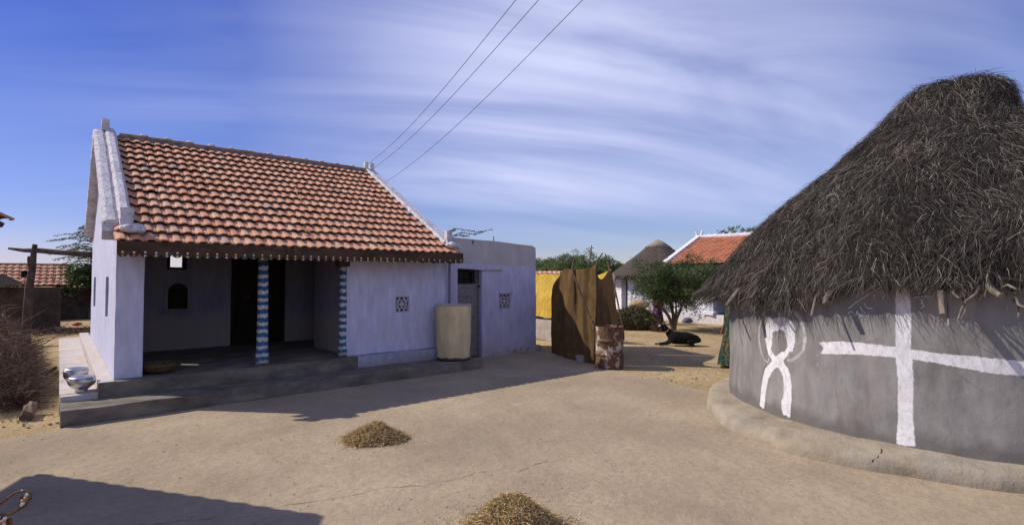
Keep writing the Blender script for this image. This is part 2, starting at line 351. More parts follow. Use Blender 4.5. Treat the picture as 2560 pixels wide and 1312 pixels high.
    def tube(s, pts, rad, n=8, cap=True, jit=0., seed=0):
        pts = [np.array(p, float) for p in pts]; N = len(pts)
        rad = [rad] * N if isinstance(rad, (int, float)) else rad
        r_ = random.Random(seed); o = len(s.v); up = None
        for i, p in enumerate(pts):
            t = pts[min(i + 1, N - 1)] - pts[max(i - 1, 0)]; t = t / (np.linalg.norm(t) + 1e-9)
            if up is None: up = np.array([0, 0, 1.]) if abs(t[2]) < .9 else np.array([1., 0, 0])
            a = np.cross(t, up); a /= np.linalg.norm(a) + 1e-9; b = np.cross(a, t); up = b
            for k in range(n):
                an = 2 * PI * k / n; rr = rad[i] * (1 + jit * r_.uniform(-1, 1))
                s.v.append(tuple(p + (a * math.cos(an) + b * math.sin(an)) * rr))
        for i in range(N - 1):
            for k in range(n):
                s.face([o + i * n + k, o + i * n + (k + 1) % n, o + (i + 1) * n + (k + 1) % n, o + (i + 1) * n + k])
        if cap: s.face([o + k for k in range(n)]); s.face([o + (N - 1) * n + k for k in range(n)][::-1])
        return s
    def lathe(s, prof, c, n=32, amp=0., sc=3, fn=None):
        o = len(s.v)
        for r, z in prof:
            for k in range(n):
                an = 2 * PI * k / n; p = (c[0] + r * math.cos(an), c[1] + r * math.sin(an), c[2] + z)
                if fn: p = fn(p)
                s.v.append(wob(p, amp, sc))
        for i in range(len(prof) - 1):
            for k in range(n): s.face([o + i * n + k, o + i * n + (k + 1) % n, o + (i + 1) * n + (k + 1) % n, o + (i + 1) * n + k])
        if prof[0][0] > 1e-4: s.face([o + k for k in range(n)][::-1])
        if prof[-1][0] > 1e-4: s.face([o + (len(prof) - 1) * n + k for k in range(n)])
        return s
    def ball(s, c, r, n=10, m=7, sc=(1, 1, 1), amp=0., ns=3):
        prof = [(math.sin(PI * i / m), -math.cos(PI * i / m)) for i in range(m + 1)]; o = len(s.v)
        for a, z in prof:
            for k in range(n):
                s.v.append(wob((c[0] + a * r * sc[0] * math.cos(2 * PI * k / n), c[1] + a * r * sc[1] * math.sin(2 * PI * k / n), c[2] + z * r * sc[2]), amp, ns))
        for i in range(m):
            for k in range(n): s.face([o + i * n + k, o + i * n + (k + 1) % n, o + (i + 1) * n + (k + 1) % n, o + (i + 1) * n + k])
        return s
    def gridf(s, fn, nu, nv):
        o = len(s.v)
        for i in range(nu + 1):
            for j in range(nv + 1): s.v.append(tuple(map(float, fn(i / nu, j / nv))))
        for i in range(nu):
            for j in range(nv): s.face([o + i * (nv + 1) + j, o + (i + 1) * (nv + 1) + j, o + (i + 1) * (nv + 1) + j + 1, o + i * (nv + 1) + j + 1])
        return s
    def obj(s, name, mats, parent=None, smooth=False, origin=None):
        V = np.array(s.v)
        if origin is None:
            origin = PLOC[parent.name] if parent else np.array([V[:, 0].mean(), V[:, 1].mean(), V[:, 2].min()])
        origin = np.array(origin, float); po = PLOC[parent.name] if parent else np.zeros(3)
        me = bpy.data.meshes.new(name); me.from_pydata([tuple(p) for p in (V - origin)], [], s.f)
        if not isinstance(mats, (list, tuple)): mats = [mats]
        for m_ in mats: me.materials.append(MAT[m_] if isinstance(m_, str) else m_)
        me.polygons.foreach_set('material_index', s.mi)
        if smooth: me.polygons.foreach_set('use_smooth', [True] * len(s.f))
        at = me.attributes.new('tint', 'FLOAT', 'FACE'); at.data.foreach_set('value', s.t)
        me.update()
        o = bpy.data.objects.new(name, me); COL.objects.link(o); o.location = tuple(origin - po)
        if parent: o.parent = parent
        PLOC[o.name] = origin
        return o
PLOC = {}
def quads(name, V, tint, mat, parent=None, origin=None):
    """fast mesh of separate quads; V: (n,4,3)"""
    V = np.asarray(V, float); n = len(V)
    if origin is None: origin = PLOC[parent.name] if parent else np.array([V[..., 0].mean(), V[..., 1].mean(), V[..., 2].min()])
    origin = np.array(origin, float); po = PLOC[parent.name] if parent else np.zeros(3)
    me = bpy.data.meshes.new(name); me.vertices.add(4 * n); me.vertices.foreach_set('co', (V - origin).reshape(-1).astype(np.float32))
    me.loops.add(4 * n); me.loops.foreach_set('vertex_index', np.arange(4 * n, dtype=np.int32))
    me.polygons.add(n); me.polygons.foreach_set('loop_start', np.arange(0, 4 * n, 4, dtype=np.int32))
    me.update(calc_edges=True)
    at = me.attributes.new('tint', 'FLOAT', 'FACE'); at.data.foreach_set('value', np.asarray(tint, np.float32))
    me.materials.append(MAT[mat] if isinstance(mat, str) else mat)
    me.validate()
    o = bpy.data.objects.new(name, me); COL.objects.link(o); o.location = tuple(origin - po)
    if parent: o.parent = parent
    PLOC[o.name] = origin
    return o
def unit(a): return a / (np.linalg.norm(a, axis=-1, keepdims=True) + 1e-9)
def ribbons(P, W, side=None, taper=.35):
    """P: (n,k,3) polyline points, W: (n,) widths -> quads (n*(k-1),4,3)"""
    n, k, _ = P.shape
    d = unit(P[:, -1] - P[:, 0])
    if side is None: side = unit(np.cross(d, rng.normal(size=(n, 3))))
    out = []
    for i in range(k - 1):
        w0 = W * (1 - (1 - taper) * i / (k - 1)); w1 = W * (1 - (1 - taper) * (i + 1) / (k - 1))
        a = P[:, i] - side * w0[:, None] / 2; b = P[:, i] + side * w0[:, None] / 2
        c = P[:, i + 1] + side * w1[:, None] / 2; e = P[:, i + 1] - side * w1[:, None] / 2
        out.append(np.stack([a, b, c, e], 1))
    return np.concatenate(out)
def tag(o, label=None, cat=None, group=None, kind=None):
    if label: o['label'] = label
    if cat: o['category'] = cat
    if group: o['group'] = group
    if kind: o['kind'] = kind
    return o
def thing(name, at, label, cat, group=None):
    o = bpy.data.objects.new(name, None); COL.objects.link(o); o.location = tuple(map(float, at)); o.empty_display_size = .2
    PLOC[o.name] = np.array(at, float); return tag(o, label, cat, group)
def copy_thing(src, at, rz=0., label=None, sc=None):
    c = src.copy(); COL.objects.link(c); c.location = tuple(map(float, at)); c.rotation_euler = (0, 0, rz)
    if sc: c.scale = (sc, sc, sc)
    if label: c['label'] = label
    PLOC[c.name] = np.array(at, float)
    for ch in list(src.children):
        d = ch.copy(); COL.objects.link(d); d.parent = c
        for g in list(ch.children):
            e = g.copy(); COL.objects.link(e); e.parent = d
    return c

# ================================================================== CAMERA, SKY, SUN
def camera_and_light():
    cam = bpy.data.cameras.new('camera'); cam.sensor_width = 36; cam.sensor_fit = 'HORIZONTAL'; cam.lens = FP / 2560 * 36
    cam.clip_start = .05; cam.clip_end = 3000
    o = bpy.data.objects.new('camera', cam); COL.objects.link(o); SC.camera = o
    from mathutils import Matrix
    M = Matrix(((RT[0], UP[0], -FW[0], 0), (RT[1], UP[1], -FW[1], 0), (RT[2], UP[2], -FW[2], EYE), (0, 0, 0, 1))); o.matrix_world = M
    su = bpy.data.lights.new('sun', 'SUN'); su.energy = 4.4; su.angle = math.radians(.5); su.color = (1., .91, .77)
    s = bpy.data.objects.new('sun', su); COL.objects.link(s); s.rotation_euler = Vector(SUNV).to_track_quat('Z', 'Y').to_euler(); s.location = (-10, 12, 15)
    W = bpy.data.worlds.new('World'); SC.world = W; W.use_nodes = True; nt = W.node_tree; bg = nt.nodes['Background']
    N = nt.nodes.new; L = nt.links.new
    sky = N('ShaderNodeTexSky'); sky.sky_type = 'NISHITA'; sky.sun_disc = False; sky.sun_elevation = SELEV; sky.sun_rotation = math.atan2(SUN[0], SUN[1])
    sky.air_density = 1.0; sky.dust_density = .3; sky.ozone_density = 2.5; sky.altitude = 200
    tc = N('ShaderNodeTexCoord'); sep = N('ShaderNodeSeparateXYZ'); L(tc.outputs['Generated'], sep.inputs[0])
    def mt(op, a, b=0., clamp=False):
        n = N('ShaderNodeMath'); n.operation = op; n.use_clamp = clamp
        for i, v in enumerate((a, b)):
            if isinstance(v, (int, float)): n.inputs[i].default_value = v
            else: L(v, n.inputs[i])
        return n.outputs[0]
    def dot(vec):
        n = N('ShaderNodeVectorMath'); n.operation = 'DOT_PRODUCT'; L(tc.outputs['Generated'], n.inputs[0]); n.inputs[1].default_value = tuple(map(float, vec)); return n.outputs['Value']
    zc = mt('ADD', mt('MAXIMUM', sep.outputs[2], 0.), .22)
    # cloud-sheet coordinates: along / across the streaks
    ax = unit(F0 * .30 + RT * .95); ay = np.array([-ax[1], ax[0], 0])
    u = mt('DIVIDE', dot(ax), zc); v = mt('DIVIDE', dot(ay), zc)
    def noise(su_, sv, detail, rough, dist, off=0., scale=1.):
        cb = N('ShaderNodeCombineXYZ'); L(mt('MULTIPLY', u, su_), cb.inputs[0]); L(mt('MULTIPLY', v, sv), cb.inputs[1]); cb.inputs[2].default_value = off
        n = N('ShaderNodeTexNoise'); n.inputs['Scale'].default_value = scale; n.inputs['Detail'].default_value = detail; n.inputs['Roughness'].default_value = rough; n.inputs['Distortion'].default_value = dist
        L(cb.outputs[0], n.inputs['Vector']); return n.outputs['Fac']
    def ramp(f, st):
        r = N('ShaderNodeValToRGB'); e = r.color_ramp.elements
        while len(e) < len(st): e.new(.5)
        for i, (p, c) in enumerate(st): e[i].position = p; e[i].color = (c if isinstance(c, tuple) else (c, c, c)) + (1,)
        r.color_ramp.interpolation = 'EASE'; L(f, r.inputs[0]); return r.outputs[0]
    fib = noise(.55, 2.1, 7, .56, 1.1, 2.); soft = noise(.28, .9, 4, .55, .9, 7.); broad = noise(.5, .8, 3, .5, .4, 11.)
    def blob(px, py, k0, k1):
        d = unit(ray(px, py)); return mt('POWER', mt('MULTIPLY', mt('SUBTRACT', mt('ADD', dot(d), mt('MULTIPLY', mt('SUBTRACT', broad, .5), .22)), k0), 1 / (k1 - k0), True), 1.4)
    core = blob(1510, 190, .76, .99); wide = blob(1330, 400, .62, 1.0)
    a = mt('MULTIPLY', mt('ADD', mt('MULTIPLY', fib, .55), mt('MULTIPLY', soft, .6)), 1.)
    dens = mt('MULTIPLY', ramp(a, [(.42, 0.), (.82, 1.)]), mt('ADD', mt('MULTIPLY', wide, .40), .05))
    band = mt('MULTIPLY', mt('MULTIPLY', core, ramp(mt('ADD', mt('MULTIPLY', soft, .65), mt('MULTIPLY', fib, .38)), [(.30, .18), (.70, 1.)])), 1.05)
    dens = mt('MAXIMUM', dens, band)
    # bright cloud added behind the camera, out of view, to fill the shade
    back = mt('MULTIPLY', ramp(mt('ADD', mt('MULTIPLY', dot(F0), .5), .5), [(.42, 1.), (.66, 0.)]), ramp(soft, [(.3, .30), (.65, .62)]))
    dens = mt('MAXIMUM', dens, back)
    dens = mt('MULTIPLY', dens, ramp(sep.outputs[2], [(.02, .1), (.22, 1.)]))
    def mixc(f, a_, b_, mode='MIX'):
        n = N('ShaderNodeMix'); n.data_type = 'RGBA'; n.blend_type = mode
        for val, i in ((f, 0), (a_, 6), (b_, 7)):
            if isinstance(val, (int, float)): n.inputs[i].default_value = val
            elif isinstance(val, tuple): n.inputs[i].default_value = val + (1,)
            else: L(val, n.inputs[i])
        return n.outputs[2]
    tint = mixc(1., sky.outputs[0], ramp(sep.outputs[2], [(0., (1., .94, 1.2)), (.12, (.80, .83, 1.18)), (.5, (.28, .50, 1.20))]), 'MULTIPLY')
    tint = mixc(1., tint, ramp(mt('ADD', mt('MULTIPLY', dot(RT), .5), .5), [(0., (.72, .70, .86)), (.28, (.80, .80, .92)), (.62, (1., 1., 1.))]), 'MULTIPLY')
    c = mixc(dens, tint, (7.6, 8.0, 10.9))
    L(c, bg.inputs[0]); bg.inputs[1].default_value = .09
    SC.view_settings.view_transform = 'Standard'; SC.view_settings.look = 'None'; SC.view_settings.gamma = 1; SC.view_settings.exposure = .13
    SC.render.engine = 'CYCLES'; SC.cycles.max_bounces = 6; SC.cycles.transparent_max_bounces = 8; SC.cycles.use_denoising = True
camera_and_light()

# ================================================================== GROUND
def ground():
    b = MB()
    # large sheet with finer, gently uneven centre
    xs = [-500, -150, -60, -30] + [-20 + i * .8 for i in range(86)] + [60, 100, 200, 500]
    ys = xs[:]
    def h(x, y):
        n = mnoise.noise(Vector((x * .35, y * .35, 3.)))
        far = max(0., min(1., (math.hypot(x - 4, y - 5) - 9) / 6))
        return -.006 + far * (.05 * n - .02) if abs(x) < 48 and abs(y) < 48 else -.03
    idx = {}
    for i, x in enumerate(xs):
        for j, y in enumerate(ys): idx[i, j] = len(b.v); b.v.append((x, y, h(x, y)))
    for i in range(len(xs) - 1):
        for j in range(len(ys) - 1): b.face([idx[i, j], idx[i + 1, j], idx[i + 1, j + 1], idx[i, j + 1]])
    g = b.obj('sandy_ground', 'sand', smooth=True, origin=(0, 0, 0)); tag(g, kind='structure', label='yellow sandy village ground')
    # beaten mud courtyard
    px = [(1355, 872), (1400, 886), (1470, 906), (1520, 921), (1562, 931), (1600, 938), (1645, 948), (1690, 960), (1730, 970), (1782, 981)]
    pts = [gz(u, v)[:2] for u, v in px] + [(9., 3.6), (12, 0), (12, -8), (-9, -8), (-6, 5.5), (-1.6, 7.4)]
    pts += [gz(u, v)[:2] for u, v in [(0, 1098), (60, 1088), (150, 1072)]] + [(.3, 9.4), (5, 9.6), (6.5, 11), (9.7, 11.)]
    dense = []
    for i in range(len(pts)):
        a, c = np.array(pts[i]), np.array(pts[(i + 1) % len(pts)]); n = max(1, int(np.linalg.norm(c - a) / .12))
        for k in range(n):
            p = a + (c - a) * k / n; q = mnoise.noise_vector(Vector((p[0] * 2.3, p[1] * 2.3, 0)))
            dense.append((p[0] + q.x * .07, p[1] + q.y * .07, .004))
    b = MB(); b.add(dense, [tuple(range(len(dense)))])
    c = b.obj('courtyard_floor', 'court', origin=(0, 0, 0)); tag(c, kind='structure', label='smooth beaten mud courtyard floor')
    # cracks: thin dark furrows, and loose straw bits
    b = MB()
    def crack(pl, w):
        P = [gz(u, v, .0065) for u, v in pl]; Q = []
        for a, c2 in zip(P[:-1], P[1:]):
            n = max(2, int(np.linalg.norm(c2 - a) / .05))
            for k in range(n):
                p = a + (c2 - a) * k / n; q = mnoise.noise_vector(Vector((p[0] * 9, p[1] * 9, 1.))); Q.append(p + np.array([q.x, q.y, 0]) * .03)
        for i in range(len(Q) - 1):
            d = unit(Q[i + 1] - Q[i]); s_ = np.cross(d, ZU); w0 = w * (.3 + abs(mnoise.noise(Vector(Q[i] * 6)))*1.6); w1 = w * (.3 + abs(mnoise.noise(Vector(Q[i + 1] * 6)))*1.6)
            b.add([Q[i] - s_ * w0, Q[i] + s_ * w0, Q[i + 1] + s_ * w1, Q[i + 1] - s_ * w1], [(0, 1, 2, 3)])
    crack([(700, 1262), (760, 1255), (840, 1243), (900, 1232), (965, 1218), (1060, 1212), (1130, 1200), (1190, 1178), (1230, 1176)], .0035)
    crack([(1290, 1180), (1330, 1163), (1380, 1148)], .003)
    crack([(330, 1312), (480, 1300), (560, 1290)], .004)
    crack([(1290, 1115), (1330, 1106), (1420, 1098)], .002)
    cm = simple('crack_shadow_earth', (.09, .07, .055), (.14, .11, .085), 20, bump=0)
    k = b.obj('ground_cracks', cm, origin=(0, 0, 0)); tag(k, kind='structure', label='fine cracks in the mud courtyard')
    n = 2800
    ctr = np.stack([rng.uniform(-2, 9, n), rng.uniform(1.5, 9.3, n), np.full(n, .008)], 1)
    near = np.array([gz(1290, 1300), gz(935, 1085)])
    for q, pp in enumerate(near):
        m = 420 if q == 0 else 260; sl = slice(q * 420, q * 420 + m)
        ang = rng.uniform(0, 2 * PI, m); rr = .35 + np.abs(rng.normal(0, .28, m)); ctr[sl, 0] = pp[0] + rr * np.cos(ang); ctr[sl, 1] = pp[1] + rr * np.sin(ang)
    d = rng.normal(size=(n, 3)); d[:, 2] *= .1; d = unit(d) * rng.uniform(.01, .05, n)[:, None] * np.where(rng.random(n) < .06, 2.6, 1.)[:, None]
    P = np.stack([ctr - d / 2, ctr + d / 2], 1); P[..., 2] = np.maximum(P[..., 2], .007) + .002
    side = unit(np.cross(d, np.tile(ZU, (n, 1))))
    q = quads('loose_straw_bits', ribbons(P, rng.uniform(.002, .006, n), side), rng.uniform(.1, 1, n), 'hay', origin=(0, 0, 0))
    tag(q, 'scattered bits of straw lying on the courtyard floor', 'straw', kind='stuff')
    # small clods and pebbles
    b = MB()
    for _ in range(480):
        if random.random() < .5: u, v = random.uniform(0, 1750), random.uniform(960, 1312); z0 = .004
        else: u, v = (random.uniform(0, 145), random.uniform(960, 1070)) if random.random() < .45 else (random.uniform(1570, 1810), random.uniform(820, 960)); z0 = 0
        p = gz(u, v, z0); r = random.uniform(.003, .009) if z0 else random.uniform(.006, .02)
        b.ct = random.random(); b.ball((p[0], p[1], p[2] + r * .3), r, 6, 4, (1.2, 1, .7), r * .4, 40)
    pb = b.obj('pebbles', simple('earth_clod', (.26, .2, .15), (.45, .36, .27), 30, bump=.3), origin=(0, 0, 0)); tag(pb, 'small clods and pebbles scattered on the ground', 'pebbles', kind='stuff')
ground()

# ================================================================== TILED ROOFS
TP = [(0, .003), (.10, .006), (.24, .024), (.36, .029), (.56, .030), (.68, .024), (.78, .008), (.88, .004), (.94, .009), (1., .003)]
def tiles(b, org, ex, es, n, cols, rows, w, l, seed=1, lift=.03, drop=()):
    """clay tiles. org = top corner at ridge; ex along the ridge, es down the slope, n normal"""
    org, ex, es, n = (np.array(a, float) for a in (org, ex, es, n)); r = random.Random(seed)
    for i in range(rows):
        rowj = r.uniform(-.01, .01)
        for j in range(cols):
            if (i, j) in drop: continue
            b.ct = min(1, max(0, r.gauss(.42, .24))); dh = r.uniform(0, .007); dj = r.uniform(-.007, .007) + rowj; ds = r.uniform(-.009, .009); skew = r.uniform(-.006, .006)
            if r.random() < .03: ds += .03; skew *= 3
            o = org + ex * (j * w + dj) + es * (i * l + ds)
            top, bot, low = [], [], []
            for q, hh in TP:
                base = o + ex * (q * w * 1.01)
                top.append(base + n * (hh + dh + .002)); bot.append(base + es * (l * 1.1) + ex * skew + n * (hh + lift + dh))
                low.append(base + es * (l * 1.1 - .004) + ex * skew + n * (hh + lift + dh - .023))
            m = len(TP); F = [(k, k + m, k + m + 1, k + 1) for k in range(m - 1)] + [(k + m, k + 2 * m, k + 2 * m + 1, k + m + 1) for k in range(m - 1)]
            F += [(0, 3 * m, 2 * m, m), (m - 1, 2 * m - 1, 3 * m - 1, 3 * m + 1)]
            F += [(2 * m + k, 2 * m + k + 1, 3 * m + 1, 3 * m) for k in range(m - 1)] if False else []
            b.add(top + bot + low + [top[0] - n * .015, top[-1] - n * .015], F)

def ridge_caps(b, bm, p0, p1, seg=.42, r=.10, seed=3):
    p0, p1 = np.array(p0, float), np.array(p1, float); L = np.linalg.norm(p1 - p0); d = (p1 - p0) / L; s_ = np.cross(d, ZU); n = int(round(L / seg)); rr = random.Random(seed)
    for i in range(n):
        a = p0 + d * (L * i / n); c = p0 + d * (L * (i + 1) / n + .03); dz = rr.uniform(-.008, .008); b.ct = rr.random()
        o = len(b.v)
        for q, p in enumerate((a, c)):
            for k in range(9):
                an = PI * k / 8; R_ = r * (1.0 if q else .88)
                b.v.append(tuple(p + s_ * math.cos(an) * R_ + ZU * (math.sin(an) * R_ * .8 + dz)))
        for k in range(8): b.face([o + k, o + k + 1, o + 10 + k, o + 9 + k])
        if i and bm is not None: bm.ball(tuple(a + ZU * (r * .74)), .055, 8, 6, (1.1, 1.3, .62), .022, 14)

# ================================================================== MAIN HOUSE
XL, XR, YF, YB = .64, 6.45, 9.7, 17.2           # wall faces
YR, ZR = 13.5, 4.80; YE, ZE = 9.27, 2.40; YE2 = 17.45
SF = (ZR - ZE) / (YR - YE); SB = .50
def roofz(y): return ZR - SF * (YR - y) if y < YR else ZR - SB * (y - YR)
def main_house():
    H = thing('tiled_house', (3.5, 13.5, 0), 'long lavender washed house with clay tile roof, open porch and striped pillars', 'house')
    zf = .41
    # --- platform
    b = MB(); b.nbox(.05, 6.81, 8.86, 9.495, 0, .2, .13, .014, 2.2); b.obj('front_step', 'cement', H)
    b = MB(); b.nbox(.04, .455, 9.66, 18.7, 0, .285, .16, .012, 2.2); b.obj('side_terrace', 'washed', H)
    b = MB(); b.nbox(.46, 4.32, 9.5, 13.2, 0, zf, .13, .012, 2.4); b.nbox(.46, .9, 13.2, 18.5, 0, zf - .01, .15, .01, 2.4); b.obj('porch_floor', 'cement', H)
    b = MB(); b.nbox(.455, .645, 9.512, 18.52, .02, zf + .008, .12, .008, 2.4); b.nbox(.05, .455, 9.5, 9.66, 0.0, .275, .13, .008, 2.4); b.obj('side_ledge', 'washed', H)
    b = MB(); b.nbox(4.325, 6.62, 9.505, 9.9, 0, zf - .005, .13, .012, 2.4)
    fm = wash_mat('footing_wash', wash=(.42, .41, .5), dirt=(.12, .11, .10), base_dirt=.8); b.obj('footing', fm, H)
    b = MB(); b.box(4.325, XR - .3, 9.9, 13.15, 0, zf - .012); b.obj('room_floor', 'cement', H)
    # --- walls
    b = MB()
    top = lambda y: roofz(y) - .06
    b.wall('y', YF, YB, zf, 4.74, XL, .985, holes=[(11.2, 11.85, 1.22, 1.92), (15.3, 16.1, 1.22, 1.92)], step=.22, amp=.008)
    # clip the gable: lower the vertices to the roof line
    b.v = [(x, y, min(z, roofz(y) - .05)) for x, y, z in b.v]
    o_left = b
    b2 = MB(); b2.wall('y', YF, YB, zf, 4.74, XR - .3, XR, step=.3, amp=.004); b2.v = [(x, y, min(z, roofz(y) - .05)) for x, y, z in b2.v]
    for q in (b, b2):
        pass
    b.obj('left_gable_wall', 'wash', H); b2.obj('right_gable_wall', 'wash', H)
    jx0, jx1 = gy(989, 760, YF)[0], gy(1023, 760, YF)[0]; jz0, jz1 = gy(1005, 780, YF)[2], gy(1005, 741, YF)[2]
    b = MB(); b.wall('x', 4.24, XR - .3, zf, roofz(YF) - .04, YF, YF + .3, holes=[(jx0, jx1, jz0, jz1)], amp=.007); b.obj('room_wall', 'wash', H)
    # porch back wall with vent, arched window, door and inner passage
    YP = 12.9
    def X(u): return gy(u, 700, YP)[0]
    def Zz(u, v): return gy(u, v, YP)[2]
    vx0, vx1, vz0, vz1 = X(423), X(460), Zz(440, 669), Zz(440, 634)
    ax0, ax1, az0, az1 = X(421), X(470), Zz(445, 772), Zz(445, 708)
    dx0, dx1, dz1 = X(578), X(714), 2.45
    pb = wash_mat('porch_shade_wash', wash=(.25, .24, .33), z0=.85)  # darker copy of the wall wash, deepens the porch shade by colour
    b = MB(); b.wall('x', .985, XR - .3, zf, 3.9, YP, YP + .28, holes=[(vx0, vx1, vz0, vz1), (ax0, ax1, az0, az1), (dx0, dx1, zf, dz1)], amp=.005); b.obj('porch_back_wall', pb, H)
    # frames
    def frame(x0, x1, z0, z1, t, y0, y1, nm, mt, parent):
        m_ = MB(); m_.box(x0 - t, x0, y0, y1, z0 - t, z1 + t).box(x1, x1 + t, y0, y1, z0 - t, z1 + t).box(x0, x1, y0, y1, z0 - t, z0).box(x0, x1, y0, y1, z1, z1 + t)
        return m_.obj(nm, mt, parent)
    frame(vx0 + .01, vx1 - .01, vz0 + .01, vz1 - .01, .05, YP - .03, YP + .05, 'vent_frame', 'dark', H)
    # arched window: spandrel plate with an arch cut, raised plaster surround, shutter
    n = 14; cx = (ax0 + ax1) / 2; rr = (ax1 - ax0) / 2; zs = az1 - rr
    arc = [(cx + rr * math.cos(PI * k / n), zs + rr * math.sin(PI * k / n)) for k in range(n + 1)]
    b = MB()
    for k in range(n):
        (xa, za), (xb, zb) = arc[k], arc[k + 1]
        b.prism([(xa, YP + .002, za), (xb, YP + .002, zb), (xb, YP + .002, az1 + .001), (xa, YP + .002, az1 + .001)], (0, .2, 0))
    t = .07
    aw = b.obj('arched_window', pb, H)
    m_ = MB(); m_.box(ax0 - t, ax0 - t + .02, YP - .012, YP + .01, az0 - .06, az1 + .08).box(ax1 + t - .02, ax1 + t, YP - .012, YP + .01, az0 - .06, az1 + .08).box(ax0 - t, ax1 + t, YP - .02, YP + .01, az1 + .08, az1 + .1).box(ax0 - t - .03, ax1 + t + .01, YP - .05, YP + .01, az0 - .09, az0 - .05)
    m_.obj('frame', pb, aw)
    m_ = MB(); m_.box(ax0, cx - .005, YP + .14, YP + .17, az0, az1).box(cx + .005, ax1, YP + .14, YP + .17, az0, az1).obj('shutter', 'doorwood', aw)
    # double door
    D = MB(); D.box(dx0, dx0 + .07, YP + .03, YP + .16, zf, dz1).box(dx1 - .07, dx1, YP + .03, YP + .16, zf, dz1).box(dx0 + .07, dx1 - .07, YP + .03, YP + .16, dz1 - .08, dz1)
    dd = D.obj('door', 'doorwood', H); cx = (dx0 + dx1) / 2
    for s in (-1, 1):
        L = MB(); xa, xb = (dx0 + .08, cx - .004) if s < 0 else (cx + .004, dx1 - .08)
        L.box(xa, xb, YP + .09, YP + .13, zf + .01, dz1 - .09)
        for q in range(4):
            z0 = zf + .1 + q * .47; L.box(xa + .06, xb - .06, YP + .075, YP + .092, z0, z0 + .38)
        L.obj('door_leaf', 'doorwood', dd)
        R_ = MB(); hx = gy(618 if s < 0 else 674, 742, YP + .05)[0]; hz = gy(618, 742, YP + .05)[2]
        R_.tube([(hx + .035 * math.cos(a), YP + .06, hz + .035 * math.sin(a)) for a in np.linspace(0, 2 * PI, 15)], .006, 6, cap=False); R_.ball((hx, YP + .07, hz + .035), .012); R_.obj('ring_handle', 'brass', dd)
    # inner partition (side of the right room)
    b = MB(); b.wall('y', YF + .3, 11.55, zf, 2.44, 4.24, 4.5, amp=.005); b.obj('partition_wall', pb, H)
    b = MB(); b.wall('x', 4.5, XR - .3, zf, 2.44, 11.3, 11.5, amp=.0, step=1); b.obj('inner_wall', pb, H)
    # rear wall with a vent and thin sheet behind scallops
    b = MB(); b.wall('x', .985, XR - .3, zf, roofz(YB) - .05, YB - .3, YB, holes=[(1.9, 3.4, 1.9, 2.72)], step=.5, amp=0); b.obj('rear_wall', 'wash', H)
    b = MB(); b.box(1.85, 3.45, YB + .005, YB + .012, 1.85, 2.75); b.obj('curtain', 'sheetcloth', H)
    b = MB()
    for k in range(16):
        x = 1.8 + k * .105; zt = 2.62; b.prism([(x, YB - .36, 2.95), (x, YB - .36, zt), (x + .03, YB - .36, zt - .05), (x + .075, YB - .36, zt - .05), (x + .105, YB - .36, zt), (x + .105, YB - .36, 2.95)], (0, .02, 0))
    b.obj('inner_valance', 'dark', H)
    # attic floor / ceilings keep the rooms dark
    b = MB(); b.box(.99, XR - .31, 13.2, YB - .31, 3.0, 3.04); b.obj('ceiling', 'interior', H)
    # windows of the side wall: frame, bars
    for ya, yb in ((11.2, 11.85), (15.3, 16.1)):
        m_ = MB(); m_.box(XL + .05, XL + .1, ya, ya + .04, 1.22, 1.92).box(XL + .05, XL + .1, yb - .04, yb, 1.22, 1.92).box(XL + .05, XL + .1, ya + .04, yb - .04, 1.22, 1.26).box(XL + .05, XL + .1, ya + .04, yb - .04, 1.88, 1.92)
        wn = m_.obj('window', 'dark', H); m_ = MB()
        if ya < 12:
            m_.box(XL + .06, XL + .09, ya + .04, ya + .42, 1.26, 1.88).obj('shutter', 'doorwood', wn)
        else: m_.box(XL + .06, XL + .09, ya + .04, yb - .04, 1.26, 1.88).obj('shutter', 'doorwood', wn)
    # jali of the room
    jali(H, jx0, jx1, jz0, jz1, YF + .03, YF + .06)
    # --- pillars
    for (u, v, r0, r1) in ((655, 910, .092, .078), (863, 891, .075, .062)):
        p = gz(u, v, zf); y = max(p[1], YF + .06); x = p[0] if u < 700 else 4.135
        b = MB(); prof = [(r0 + .012, 0.), (r0 + .012, .16), (r0, .2), (r0 * .97, .8), ((r0 + r1) / 2, 1.3), (r1, 1.93)]
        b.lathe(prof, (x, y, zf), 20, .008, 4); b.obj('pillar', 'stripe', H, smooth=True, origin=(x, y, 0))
    b = MB(); b.nbox(4.03, 4.24, YF + .0, YF + .2, 2.12, 2.33, .08, .012, 6); b.obj('bracket', 'valance', H)
    b = MB(); b.nbox(.99, 4.235, YF + .02, YF + .18, 2.33, 2.46, .3, .008, 2); b.obj('beam', 'dark', H)
    b = MB(); b.wall('y', YF - .002, YF + .12, zf, 2.12, 4.18, 4.24, amp=.004, step=.1); b.obj('wall_return', 'wash', H)
    # --- roof
    b = MB(); nf = np.array([0, -SF, 1.]) / math.hypot(SF, 1); es = np.array([0, -1, -SF]) / math.hypot(SF, 1); ex = np.array([1., 0, 0])
    slope = (YR - YE) / 1 * math.hypot(1, SF); rows = 15; l = slope / rows; cols = 35; w = (6.50 - .60) / cols
    tiles(b, (.60, YR, ZR), ex, es, nf, cols, rows, w, l, 5, lift=.062)
    nb = np.array([0, SB, 1.]) / math.hypot(SB, 1); esb = np.array([0, 1, -SB]) / math.hypot(SB, 1); slb = (YE2 - YR) * math.hypot(1, SB); rb = 13
    tiles(b, (6.5, YR, ZR), -ex, esb, nb, cols, rb, w, slb / rb, 6)
    rt = b.obj('roof', 'tile', H)
